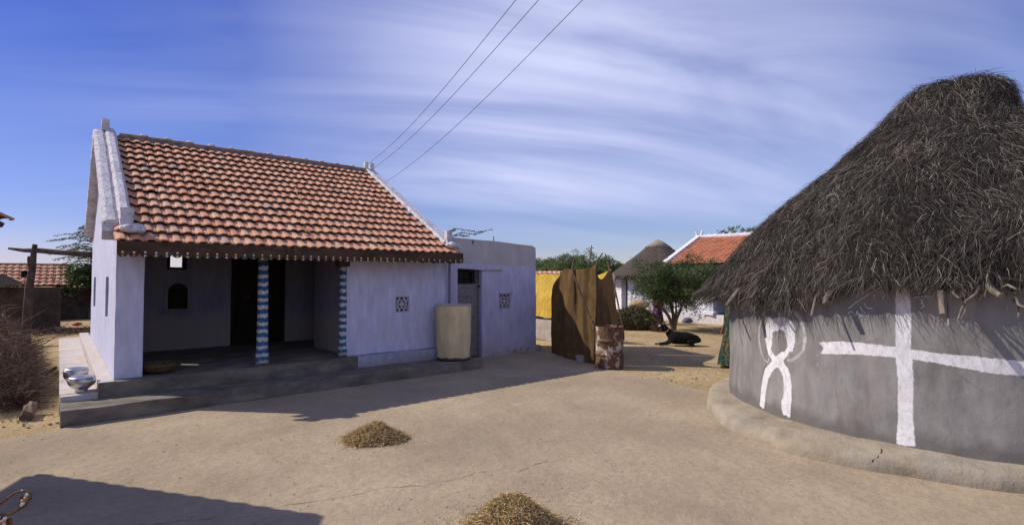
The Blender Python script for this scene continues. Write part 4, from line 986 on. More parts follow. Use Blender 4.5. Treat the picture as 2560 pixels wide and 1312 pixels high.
def hut():
    T = thing('thatched_hut', HC, 'round grey mud hut with white painted figure and cross under a shaggy thatch roof', 'hut')
    # ---- wall with painted marks stored as a mask
    na, nz = 520, 104; th = np.linspace(-1.42, 1.42, na); zz = np.linspace(.0, 1.82, nz)
    A, Z = np.meshgrid(th, zz, indexing='ij'); S = A * 2.7
    def conv(pl): return np.array([(lambda q: (q[0] * 2.7, q[1]))(hut_hit(u, v)) for u, v in pl])
    def sdf(poly):
        P = np.stack([S.ravel(), Z.ravel()], 1); d = np.full(len(P), 1e9); ins = np.zeros(len(P), bool); n = len(poly)
        for i in range(n):
            a, c = poly[i], poly[(i + 1) % n]; ab = c - a; t = np.clip(((P - a) @ ab) / (ab @ ab + 1e-12), 0, 1)
            d = np.minimum(d, np.linalg.norm(P - a - t[:, None] * ab, axis=1))
            cond = ((a[1] > P[:, 1]) != (c[1] > P[:, 1])); xi = (c[0] - a[0]) * (P[:, 1] - a[1]) / (c[1] - a[1] + 1e-12) + a[0]; ins ^= cond & (P[:, 0] < xi)
        return np.where(ins, d, -d).reshape(S.shape)
    def sub(pl, n=5): return [(a[0] + (c[0] - a[0]) * k / n, a[1] + (c[1] - a[1]) * k / n) for a, c in zip(pl, pl[1:] + pl[:1]) for k in range(n)]
    def fig(pl): return [(1860 + x / 4.1, 740 + y / 4.1) for x, y in pl]
    body = fig([(250, 205), (300, 230), (380, 205), (450, 235), (495, 280), (515, 330), (515, 460), (490, 575), (460, 560), (440, 610), (400, 660), (410, 690), (445, 730), (475, 810), (490, 920), (492, 1060), (480, 1215), (468, 1250), (440, 1225), (405, 1215), (385, 1150), (385, 1080), (405, 1020), (410, 900), (395, 810), (355, 735), (335, 730), (300, 760), (250, 850), (222, 960), (210, 1080), (200, 1155), (165, 1130), (155, 1110), (170, 950), (190, 850), (215, 740), (290, 660), (250, 600), (230, 520), (218, 440), (222, 320), (245, 260)])
    hole = fig([(295, 365), (355, 350), (385, 340), (415, 370), (430, 440), (440, 520), (410, 575), (385, 570), (320, 620), (275, 545), (288, 480), (290, 400)])
    m = np.minimum(sdf(conv(sub(body))), -sdf(conv(sub(hole))))
    cross_h = [(2045, 856), (2100, 853), (2152, 856), (2234, 867), (2290, 875), (2360, 884), (2453, 892), (2560, 903), (2640, 912), (2640, 952), (2560, 939), (2481, 933), (2420, 922), (2360, 911), (2290, 899), (2234, 892), (2150, 886), (2050, 884), (2060, 870)]
    cross_v = [(2237, 690), (2239, 780), (2239, 867), (2245, 944), (2244, 1054), (2240, 1109), (2262, 1114), (2289, 1115), (2283, 1054), (2284, 944), (2278, 867), (2277, 780), (2275, 690)]
    m = np.maximum(m, np.maximum(sdf(conv(sub(cross_h, 3))), sdf(conv(sub(cross_v, 3)))))
    # faint wash strokes (arms): lower coverage channel
    w2 = np.full(S.shape, -1.)
    def stroke(pl, wpx):
        pts = fig(pl); nonlocal w2
        for a, c in zip(pts[:-1], pts[1:]):
            dx, dy = c[0] - a[0], c[1] - a[1]; l = math.hypot(dx, dy); nx, ny = -dy / l * wpx / 2, dx / l * wpx / 2
            w2 = np.maximum(w2, sdf(conv([(a[0] + nx, a[1] + ny), (c[0] + nx, c[1] + ny), (c[0] - nx, c[1] - ny), (a[0] - nx, a[1] - ny)])))
    stroke([(185, 220), (160, 330), (155, 450), (172, 560), (205, 640), (245, 690)], 3.6)
    stroke([(185, 200), (230, 145), (290, 128), (340, 160), (370, 200), (420, 160), (480, 150), (520, 170)], 6)
    stroke([(515, 165), (565, 215), (600, 300), (622, 400), (618, 480)], 10.); stroke([(618, 480), (600, 560), (540, 620), (470, 665), (440, 650)], 6.5)
    stroke([(752, 596), (751, 618)], 2.2); stroke([(753, 1120 - 430), (753, 715)], 2.); stroke([(255, 630), (252, 665)], 3.5); stroke([(450, 570), (452, 620)], 2.5); stroke([(205, 640), (205, 715)], 2.)
    def rad(z): return 2.70 - .03 * (z - .2) / 1.4
    V = np.stack([HC[0] + rad(Z) * np.cos(A + TH0), HC[1] + rad(Z) * np.sin(A + TH0), Z], -1)
    un = np.array([mnoise.noise(Vector((a * 2.2, z * 1.3, 1.))) * .022 + mnoise.noise(Vector((a * 7, z * 5, 4.))) * .005 for a, z in zip(S.ravel(), Z.ravel())]).reshape(S.shape)
    V[..., 0] += un * np.cos(A + TH0); V[..., 1] += un * np.sin(A + TH0)
    me = bpy.data.meshes.new('mud_wall'); vv = (V.reshape(-1, 3) - HC)
    faces = [(i * nz + j, (i + 1) * nz + j, (i + 1) * nz + j + 1, i * nz + j + 1) for i in range(na - 1) for j in range(nz - 1)]
    # back half, plain
    base = len(vv); extra = []; nb = 40; ths = np.linspace(1.42, 2 * PI - 1.42, nb)
    for a in ths:
        for z in (0., 1.82): extra.append((rad(z) * math.cos(a + TH0), rad(z) * math.sin(a + TH0), z))
    faces += [(base + 2 * i, base + 2 * i + 2, base + 2 * i + 3, base + 2 * i + 1) for i in range(nb - 1)]
    me.from_pydata([tuple(p) for p in vv] + extra, [], faces)
    for nm, arr in (('paint', m), ('wash', w2)):
        at = me.attributes.new(nm, 'FLOAT', 'POINT'); at.data.foreach_set('value', np.concatenate([np.clip(arr, -.2, .2).ravel(), np.full(len(extra), -.2)]).astype(np.float32))
    me.polygons.foreach_set('use_smooth', [True] * len(faces)); me.update()
    M = Mt('grey_mud_plaster', .9, .15)
    c = M.ramp(M.noise(1.6, 8, .6, sc=(1, 1, .8)), [(.3, (.155, .152, .155)), (.5, (.20, .196, .198)), (.7, (.255, .248, .248))])
    c = M.mix(M.ramp(M.noise(6, 6, .65, sc=(1, 1, .35)), [(.38, 0.), (.72, .6)]), c, (.33, .31, .305))
    c = M.mix(M.ramp(M.noise(2.3, 6, .7, sc=(1, 1, .25)), [(.50, 0.), (.68, .7)]), c, (.125, .11, .098))
    c = M.mix(M.ramp(M.noise(12, 5, .7), [(.69, 0.), (.74, .8)]), c, (.20, .13, .07))
    z = M.xyz()[2]; damp = M.math('ADD', z, M.math('MULTIPLY', M.noise(2.5, 6, .7), -.38)); c = M.mix(M.ramp(damp, [(.08, .75), (.2, 0.)]), c, (.12, .11, .105))
    ck = M.vor(1.1, sc=(1, 1, 1.)); ckw = M.math('MULTIPLY', M.ramp(ck, [(.0, 1.), (.006, 0.)]), M.ramp(M.noise(1.1, 3), [(.5, 0.), (.58, .6)])); c = M.mix(ckw, c, (.1, .09, .085))
    e = M.math('ADD', M.attr('paint'), M.math('MULTIPLY', M.math('SUBTRACT', M.noise(20, 8, .8, sc=(1, 1, 1)), .5), .055))
    pm = M.ramp(M.math('ADD', M.math('MULTIPLY', e, 10.), .5), [(.45, 0.), (.55, .96)])
    streak = M.ramp(M.noise(22, 7, .75, sc=(1, 1, .5)), [(.28, (.42, .41, .41)), (.5, (.66, .65, .70)), (.7, (.74, .73, .8))])
    c = M.mix(pm, c, streak)
    e2 = M.math('ADD', M.attr('wash'), M.math('MULTIPLY', M.math('SUBTRACT', M.noise(20, 6, .75), .5), .03))
    wm = M.ramp(M.math('ADD', M.math('MULTIPLY', e2, 10.), .5), [(.42, 0.), (.62, .75)]); wm = M.math('MULTIPLY', wm, M.ramp(M.noise(14, 5, .8), [(.3, .3), (.6, 1.)])); c = M.mix(wm, c, (.55, .54, .57))
    M.col(c); b_ = M.bump(M.noise(4, 5, .55), .35, .03); b_ = M.bump(M.noise(55, 5, .7, sc=(1, 1, .6)), .4, .006, prev=b_); M.bump(M.math('ADD', pm, 0.), .25, .003, prev=b_)
    me.materials.append(M.m)
    wallo = bpy.data.objects.new('mud_wall', me); COL.objects.link(wallo); wallo.parent = T; PLOC[wallo.name] = HC.copy()
    wallo['label'] = 'curved grey mud wall painted with a white stick figure and a big white cross'
    # chalk scribbles
    def chalk(b, pl, w=.0042):
        P = [(2040 + x / 6.737, 680 + y / 6.737) for x, y in pl]; Q = []
        for a, c2 in zip(P[:-1], P[1:]):
            for k in range(4): Q.append((a[0] + (c2[0] - a[0]) * k / 4, a[1] + (c2[1] - a[1]) * k / 4))
        Q.append(P[-1]); R3 = []
        for u, v in Q: a, z_ = hut_hit(u, v); r = wallr(z_) + .022 * mnoise.noise(Vector((a * 2.7 * 2.2, z_ * 1.3, 1.))) + .003; R3.append(HC + np.array([r * math.cos(a + TH0), r * math.sin(a + TH0), z_]))
        b.tube(R3, w, 5)
    CH1 = [[(545, 615), (680, 510), (800, 430), (900, 370), (1120, 230)], [(545, 700), (575, 665), (610, 655), (640, 690)], [(655, 720), (690, 710), (700, 650), (715, 690), (750, 730), (790, 738)], [(755, 580), (780, 640), (840, 690)], [(820, 520), (860, 590), (900, 610), (955, 605)], [(980, 370), (990, 420)], [(1060, 320), (1120, 320), (1165, 390), (1120, 450)]
               ]
    CH2 = [[(1665, 290), (1700, 300), (1735, 270), (1720, 220)], [(1735, 270), (1738, 330), (1730, 380)], [(1655, 435), (1700, 415), (1780, 410), (1920, 400)], [(1745, 475), (1790, 470), (1795, 500), (1770, 520), (1825, 555), (1800, 590), (1755, 605)]]
    for CH in (CH1, CH2):
        b = MB()
        for pl in CH: chalk(b, pl)
        b.obj('chalk_writing', 'chalk', wallo)
    # ---- ledge around the foot
    ledge_px = [(1770, 1005), (1781, 1043), (1850, 1087), (1960, 1131), (2124, 1169), (2289, 1197), (2560, 1235)]
    lp = sorted([((math.atan2(p[1] - HC[1], p[0] - HC[0]) - TH0 + PI) % (2 * PI) - PI, math.hypot(*(p - HC)[:2])) for p in [gz(*q) for q in ledge_px]])
    la = [q[0] for q in lp]; lr = [q[1] for q in lp]
    def R_out(a): return float(np.interp(a, la, lr)) + .03 * mnoise.noise(Vector((a * 5, 0, 0)))
    LP = [(1.0, -.01), (1.0, .03), (.985, .075), (.93, .125), (.80, .155), (.5, .175), (.1, .195), (-.05, .20)]
    b = MB()
    def lf(u, v):
        a = -PI + 2 * PI * u; k, z_ = LP[int(round(v * 7))]; ro = R_out(max(la[0], min(la[-1], a))); r = 2.69 + (ro - 2.69) * k
        return wob(HC + np.array([r * math.cos(a + TH0), r * math.sin(a + TH0), z_ + .01 * mnoise.noise(Vector((a * 4, 2, 0)))]), .016, 3)
    b.gridf(lf, 260, 7)
    M = Mt('tan_mud_ledge', .92, .1)
    c = M.ramp(M.noise(2.5, 8, .65), [(.3, (.22, .18, .135)), (.5, (.31, .26, .195)), (.7, (.39, .335, .265))]); c = M.mix(M.ramp(M.noise(7, 5, .7), [(.66, 0.), (.7, .5)]), c, (.62, .6, .6)); c = M.mix(M.ramp(M.noise(1.5, 5, .7), [(.5, 0.), (.66, .5)]), c, (.28, .27, .255)); M.col(c)
    b_ = M.bump(M.noise(8, 8, .65), .6, .04); M.bump(M.noise(50, 5), .5, .008, prev=b_)
    lo = b.obj('ledge', M.m, T, smooth=True)
    b = MB(); P = []
    for u, v, zz_ in ((2206, 1120, .19), (2203, 1132, .18), (2195, 1142, .17), (2184, 1150, .16), (2181, 1159, .145), (2180, 1166, .12)):
        r_ = ray(u, v); t_ = 3.5
        for _ in range(400):
            q_ = CP + r_ * t_; a_ = (math.atan2(q_[1] - HC[1], q_[0] - HC[0]) - TH0 + PI) % (2 * PI) - PI; ro_ = R_out(max(la[0], min(la[-1], a_))); k_ = (math.hypot(q_[0] - HC[0], q_[1] - HC[1]) - 2.69) / (ro_ - 2.69)
            zl = float(np.interp(k_, [p_[0] for p_ in LP[::-1]], [p_[1] for p_ in LP[::-1]])) if k_ < 1 else -.01
            if q_[2] <= zl + .014: break
            t_ += .02
        P.append(q_)
    for i in range(len(P) - 1):
        n = 5
        for k in range(n):
            a = P[i] + (P[i + 1] - P[i]) * k / n; c2 = P[i] + (P[i + 1] - P[i]) * (k + 1) / n; j = .012 * np.array([mnoise.noise(Vector(a * 20)), mnoise.noise(Vector(a * 20 + 5)), 0]); j2 = .012 * np.array([mnoise.noise(Vector(c2 * 20)), mnoise.noise(Vector(c2 * 20 + 5)), 0])
            w = .004 + .008 * math.sin(PI * (i + k / n) / (len(P) - 1)); s_ = RT * w; b.add([a + j - s_, a + j + s_, c2 + j2 + s_, c2 + j2 - s_], [(0, 1, 2, 3)])
    b.obj('crack', 'dark', lo)
    # ---- thatch bed
    b = MB(); b.gridf(lambda u, v: roof_pt(2 * PI * u, v), 420, 44)
    b.gridf(lambda u, v: (lambda e: np.array([e[0] * (1 - v) + (HC[0] + 2.6 * math.cos(2 * PI * u)) * v, e[1] * (1 - v) + (HC[1] + 2.6 * math.sin(2 * PI * u)) * v, e[2] + .06 * v]))(roof_pt(2 * PI * u, .012)), 100, 3)
    TB = b.obj('thatch', 'thatchbed', T, smooth=True)
    # ---- straw
    n = 165000
    a = TH0 + np.where(rng.random(n) < .86, rng.uniform(-1.75, 1.75, n), rng.uniform(-PI, PI, n)); t = rng.random(n)
    rr = np.interp(t * (len(ROOF) - 1), range(len(ROOF)), [q[0] for q in ROOF]); seg = np.array([math.hypot(ROOF[i + 1][0] - ROOF[i][0], ROOF[i + 1][1] - ROOF[i][1]) for i in range(len(ROOF) - 1)])
    wgt = (rr + .15) * seg[np.minimum((t * (len(ROOF) - 1)).astype(int), len(seg) - 1)]; keep = rng.random(n) < wgt / wgt.max() * 1.6
    a, t = a[keep], t[keep]; n = len(a); print('straws', n)
    P0 = np.array([roof_pt(x, y) for x, y in zip(a, t)]); P1 = np.array([roof_pt(x, y - .012) for x, y in zip(a, t)])
    down = unit(P1 - P0); bad = t < .02; down[bad] = unit(np.stack([np.cos(a[bad]), np.sin(a[bad]), np.full(bad.sum(), -.8)], 1))
    out = np.stack([np.cos(a), np.sin(a), np.full(n, .9)], 1); out = unit(out - (out * down).sum(1, keepdims=True) * down)
    tan = np.cross(down, out)
    # direction varies in clumps
    cl = np.array([mnoise.noise(Vector(p * 2.4)) for p in P0]); cl2 = np.array([mnoise.noise(Vector(p * 1.1 + np.array([7, 0, 0]))) for p in P0])
    ang = cl * 1.3 + rng.normal(0, .46, n) + np.where(rng.random(n) < .09, rng.normal(0, 1.2, n), 0)
    dr = unit(down * np.cos(ang)[:, None] + tan * np.sin(ang)[:, None] + out * rng.normal(.035, .09, n)[:, None])
    L = rng.uniform(.05, .22, n) * np.where(rng.random(n) < .06, 1.8, 1.); lift = np.abs(rng.normal(0, .022, n)) + .006 + np.maximum(0, cl) * .04
    m0 = P0 + out * lift[:, None]; m1 = m0 + dr * (L / 2)[:, None] + out * rng.normal(.0, .02, n)[:, None]; m2 = m1 + (dr * (L / 2)[:, None]) + np.array([0, 0, -1.])[None] * (rng.uniform(0, .05, n))[:, None]
    side = unit(np.cross(dr, out + rng.normal(0, .6, (n, 3))))
    W = rng.uniform(.002, .0056, n)
    tint = np.clip(rng.beta(1.3, 2.3, n) + cl2 * .22 + .04 - .1 * (t > .8), 0, 1); tint[rng.random(n) < .03] = .97
    # warmer, lighter straws along the eave
    V1 = ribbons(np.stack([m0, m1, m2], 1), W, side); tt = np.concatenate([tint, tint])
    # eave fringe
    n2 = 9500; a2 = TH0 + np.where(rng.random(n2) < .85, rng.uniform(-1.7, 1.7, n2), rng.uniform(-PI, PI, n2))
    E0 = np.array([roof_pt(x, y) for x, y in zip(a2, rng.uniform(0, .05, n2))]); o2 = np.stack([np.cos(a2), np.sin(a2), np.zeros(n2)], 1); tn = np.stack([-np.sin(a2), np.cos(a2), np.zeros(n2)], 1)
    clump = np.array([mnoise.noise(Vector((math.cos(x) * 9, math.sin(x) * 9, 1.))) for x in a2]); clump2 = np.array([mnoise.noise(Vector((math.cos(x) * 3, math.sin(x) * 3, 6.))) for x in a2])
    rel = (a2 - TH0 + PI) % (2 * PI) - PI; L2 = rng.uniform(.05, .22, n2) * np.interp(rel, [-1.5, -1.1, -.95, -.7, -.5, -.42, -.3, 1.], [.5, .55, .75, 1.15, 1.2, .8, .55, .5]) * (1 + 1.0 * np.clip(clump, -.6, 1)) * (1 + .8 * np.clip(clump2, -.8, 1)); E0 -= o2 * rng.uniform(.0, .16, n2)[:, None]; E0[:, 2] -= .02
    d2 = unit(o2 * rng.uniform(-.2, .45, n2)[:, None] + np.array([0, 0, -1.]) * rng.uniform(.45, 1.1, n2)[:, None] + tn * (rng.normal(0, .35, n2) + clump * .8)[:, None])
    e1 = E0 + d2 * (L2 * .5)[:, None]; e2 = e1 + unit(d2 + np.array([0, 0, -.45]) + rng.normal(0, .15, (n2, 3))) * (L2 * .5)[:, None]
    V2 = ribbons(np.stack([E0, e1, e2], 1), rng.uniform(.003, .008, n2)); t2 = np.clip(rng.beta(2, 2.2, n2) + .08, 0, 1)
    quads('straw', np.concatenate([V1, V2]), np.concatenate([tt, t2, t2]), 'straw', TB)
    # ---- rafter ends and twigs poking out at the eave
    def at_eave(u, v, extra=0.):
        d = unit(ray(u, v)[:2]) if False else None
        r = ray(u, v); a_ = r[0] ** 2 + r[1] ** 2; R_ = (3.14 if u < 2200 else 3.02) + extra; bb = -2 * (r[0] * HC[0] + r[1] * HC[1]); cc = HC[0] ** 2 + HC[1] ** 2 - R_ * R_; disc = bb * bb - 4 * a_ * cc
        t_ = (-bb - math.sqrt(max(0, disc))) / (2 * a_); return CP + r * t_
    MAT['rafter'] = simple('sun_bleached_rafter', (.11, .088, .07), (.25, .205, .165), 12, sc=(1, 1, .2), bump=.6, bs=50)
    poles = [([(1850, 722), (1836, 738), (1816, 765)], .035, .12), ([(1812, 728), (1785, 745), (1762, 757)], .018, .25), ([(1790, 728), (1770, 745), (1738, 768)], .011, .3), ([(1800, 712), (1765, 722), (1730, 735)], .008, .35),
             ([(2070, 735), (2064, 745), (2062, 760)], .033, -.05), ([(2040, 740), (2034, 765), (2028, 790)], .014, 0), ([(2345, 694), (2353, 740), (2357, 786)], .034, .1), ([(2366, 700), (2370, 760), (2372, 815)], .013, .12), ([(2374, 705), (2385, 735), (2398, 745)], .013, .1),
             ([(2455, 705), (2440, 735), (2412, 755)], .015, .15), ([(2412, 755), (2403, 775), (2395, 798)], .011, .15), ([(2410, 756), (2413, 778), (2403, 796)], .009, .14), ([(2464, 708), (2480, 725), (2503, 740)], .034, .1), ([(2535, 730), (2546, 762), (2562, 768)], .014, .15), ([(2546, 762), (2548, 780), (2545, 792)], .009, .15), ([(2500, 720), (2520, 712), (2540, 722)], .012, .2), ([(1893, 722), (1885, 735), (1878, 742)], .012, .1)]
    for k, (pl, r, ex) in enumerate(poles):
        b = MB(); P = [at_eave(u, v, (ex + .14) * (i / (len(pl) - 1)) - .26) for i, (u, v) in enumerate(pl)]; inn = P[0] - HC; inn[2] = 0; P = [P[0] - unit(inn) * .32 + np.array([0, 0, .14])] + P
        b.tube(P, list(np.linspace(r * .92, r * .72, len(P))), 9, jit=.12, seed=k); b.obj('rafter_end' if r > .02 else 'twig', 'rafter', T)
hut()

# ================================================================== TREES
def spray_leaves(P, n_per, spread, size, rg):
    """leaf quads along polylines P (m,k,3)"""
    m, k, _ = P.shape; N = m * n_per
    idx = np.repeat(np.arange(m), n_per); t = rg.uniform(.12, 1, N) * (k - 1); i = np.minimum(t.astype(int), k - 2); f = (t - i)[:, None]
    c = P[idx, i] * (1 - f) + P[idx, i + 1] * f + rg.normal(0, spread, (N, 3)) * np.array([1, 1, .6]); d = unit(rg.normal(size=(N, 3)) * np.array([1, 1, .6])); s_ = unit(np.cross(d, rg.normal(size=(N, 3))))
    L = size * rg.uniform(.6, 1.4, N)[:, None]; Wd = L * .42
    return np.stack([c - d * L / 2, c + s_ * Wd / 2, c + d * L / 2, c - s_ * Wd / 2], 1), idx
def tree(name, label, base, trunks, centre, rad, n_br, n_leaf, leaf, seed, mat='leaf', group=None, droop=.5, tips=.9, spread=.10, cat='tree', hollow=.45, pods=0):
    rg = np.random.default_rng(seed); T = thing(name, base, label, cat, group); base = np.array(base, float); centre = np.array(centre, float); rad = np.array(rad, float)
    b = MB(); ends = []
    for pts, r in trunks:
        P = [base + np.array(p) for p in pts]; b.tube(P, list(np.linspace(r, r * .45, len(P))), 8, jit=.1, seed=seed); ends.append(P[-1])
    br = []
    for q in range(n_br):
        e = ends[q % len(ends)]; d = unit(rg.normal(size=3) * np.array([1, 1, .75]) + np.array([0, 0, .25])); tgt = centre + d * rad * rg.uniform(hollow, 1.0) ** .6 * tips
        mid = (e + tgt) / 2 + rg.normal(0, .12, 3) * rad.mean() + ZU * .15 * rad[2]; 
        P = np.array([e * (1 - t) ** 2 + 2 * mid * t * (1 - t) + tgt * t * t for t in np.linspace(0, 1, 7)]); br.append(P)
        if q < n_br * .4: b.tube(P, list(np.linspace(.028, .007, 7)), 5)
    br = np.array(br)
    # secondary sprays
    sp = []
    for P in br:
        for _ in range(4):
            t = rg.integers(2, 7); o = P[t]; d = unit(rg.normal(size=3) * np.array([1, 1, .45]) + unit(o - centre) * .5); l = rg.uniform(.25, .6) * rad.mean() * .6
            sp.append(np.array([o + d * l * s + ZU * (-droop * l * s * s * .6 + .12 * l * s) for s in np.linspace(0, 1, 7)]))
    sp = np.array(sp); b.obj('trunk', 'bark', T)
    tw = MB()
    V, idx = spray_leaves(sp, max(1, n_leaf // len(sp)), spread, leaf, rg)
    clt = rg.uniform(0, 1, len(sp))[idx] * .5 + rg.beta(1.5, 2.5, len(idx)) * .55
    crown = quads('crown', V, np.clip(clt, 0, 1), mat, T)
    if pods:
        for _ in range(pods):
            P = sp[rg.integers(len(sp))][-1]; pb = MB(); pb.tube([P, P + np.array([rg.normal(0, .03), rg.normal(0, .03), -.12]), P + np.array([rg.normal(0, .05), rg.normal(0, .05), -.22])], .014, 5); pb.cm = 0
            pod_parts.append(pb)
        pm_ = simple('yellow_seed_pod', (.28, .2, .05), (.42, .32, .09), 9, bump=0)
        for pb in pod_parts: pb.obj('seed_pod', pm_, crown)
        pod_parts.clear()
    return T
pod_parts = []
def w(u, v, dep): return gd(u, v, dep)
def trees():
    # courtyard tree (multi stemmed)
    d = 19.3; base = gz(1683, 824)
    def rel(u, v, dd=0): return w(u, v, float((base - CP) @ FW) + dd) - base
    tr = [([(0, 0, 0), rel(1672, 790), rel(1655, 768), rel(1652, 745)], .075), ([(.02, 0, 0), rel(1684, 790), rel(1678, 765, .2), rel(1672, 740, .3)], .085), ([(.05, 0, 0), rel(1692, 795), rel(1702, 772, -.1), rel(1712, 745, -.2)], .075), ([(.03, .02, 0), rel(1690, 780, .3), rel(1690, 742, .5)], .05)]
    dep = float((base - CP) @ FW)
    c = w(1700, 700, dep); R3 = [2.45, 2.45, 1.0]
    tree('small_tree', 'dark leafed multi-stemmed tree with hanging pods above the resting goat', base, tr, c, R3, 170, 46000, .07, 5, droop=.9, pods=30, hollow=.25, spread=.11)
    # drooping lower right part and left arm belong to the same look: extra bush behind
    # feathery mesquite behind the enclosure
    for (u, v, dep, ru, rz, s, lab) in ((1455, 668, 30, 2.6, 1.15, 31, 'feathery green thorn tree behind the sackcloth enclosure'), (1385, 672, 33, 2.4, .9, 32, 'low feathery thorn tree just right of the outhouse'), (1535, 690, 31, 1.6, .9, 33, 'feathery thorn tree between the enclosure and the far round hut')):
        c = w(u, v, dep); bs = c.copy(); bs[2] = 0
        tree('thorn_tree', lab, bs, [([(0, 0, 0), (.1, .1, .8), (.0, .2, c[2] * .7)], .12), ([(.1, 0, 0), (.5, -.2, .9), (.8, -.5, c[2] * .7)], .09)], c, [ru, ru, rz], 110, 26000, .10, s, 'leaf2', 'feathery thorn trees behind the enclosure', droop=.6, spread=.10, hollow=.3)
    # branch showing over the outhouse
    c = w(1165, 592, 20); bs = c.copy(); bs[2] = 0; T = thing('acacia_tree', bs, 'thin feathery acacia branch showing over the outhouse roof', 'tree')
    b = MB(); sp = []
    b.tube([bs, bs + np.array([.1, 0, 2.]), w(1120, 600, 20)], [.1, .07, .03], 7)
    for pl in ([(1110, 590), (1135, 570), (1160, 575), (1195, 581), (1232, 573)], [(1112, 596), (1150, 582), (1185, 586), (1212, 578)], [(1110, 600), (1140, 588), (1172, 590)], [(1105, 592), (1120, 578), (1136, 577)]):
        P = np.array([w(u, v, 20) for u, v in pl]); b.tube(P, .009, 5); t = np.linspace(0, len(pl) - 1, 7); sp.append(np.array([P[int(min(x, len(pl) - 1.001))] * (1 - (x - int(min(x, len(pl) - 1.001)))) + P[int(min(x, len(pl) - 1.001)) + 1] * (x - int(min(x, len(pl) - 1.001))) for x in t]))
    b.obj('trunk', 'bark', T); V, idx = spray_leaves(np.array(sp), 110, .035, .07, np.random.default_rng(3)); quads('crown', V, np.random.default_rng(4).beta(1.5, 2.5, len(V)), 'leaf2', T)
    # acacia behind the left side of the house: long horizontal sprays over a dense lower mass
    c = w(232, 655, 25); bs = c.copy(); bs[2] = 0
    T = tree('acacia_tree', 'dense dark tree with long feathery sprays behind the left side of the house', bs, [([(0, 0, 0), (.1, .1, 1.), (.0, .2, 2.)], .16), ([(.1, 0, 0), (.5, -.2, 1.), (.6, -.3, 2.3)], .1)], w(225, 720, 25), [1.3, 1.3, 1.3], 60, 12000, .12, 41, 'leaf', droop=.3, spread=.12)
    sp = []; rg = np.random.default_rng(8)
    for k in range(58):
        u0, v0 = 250, rg.uniform(568, 702); du = rg.uniform(50, 140) * (1 if v0 < 660 else .9); dv = rg.uniform(-16, 10); ddep = rg.uniform(-.5, .5)
        if v0 < 600: du *= .55
        sp.append(np.array([w(u0 - du * s, v0 + dv * s - 14 * math.sin(PI * s) * .8, 25 + ddep) for s in np.linspace(0, 1, 7)]))
    V, idx = spray_leaves(np.array(sp), 120, .03, .075, rg); quads('branch_leaves', V, rg.beta(1.5, 2.5, len(V)), 'leaf2', T)
    b = MB()
    for P in sp: b.tube(P, list(np.linspace(.010, .004, 7)), 4)
    b.obj('branch', 'bark', T)
    c = w(58, 672, 33); bs = c.copy(); bs[2] = 0; tree('sapling', 'little leafy sprig rising behind the far left tiled roof', bs, [([(0, 0, 0), (0, 0, 1.5), (.05, 0, 2.2)], .04)], w(56, 668, 33), [.5, .5, .45], 10, 500, .11, 12, 'leaf2', droop=.4, spread=.06)
    c = w(1850, 592, 34); bs = c.copy(); bs[2] = 0; tree('treetop', 'green treetop showing above the far red roof ridge', bs, [([(0, 0, 0), (0, 0, 2.5), (.05, 0, 4)], .12)], c, [1.3, 1.3, .7], 30, 5000, .13, 14, 'leaf2', droop=.4)
    c = w(1790, 603, 34); 
trees()

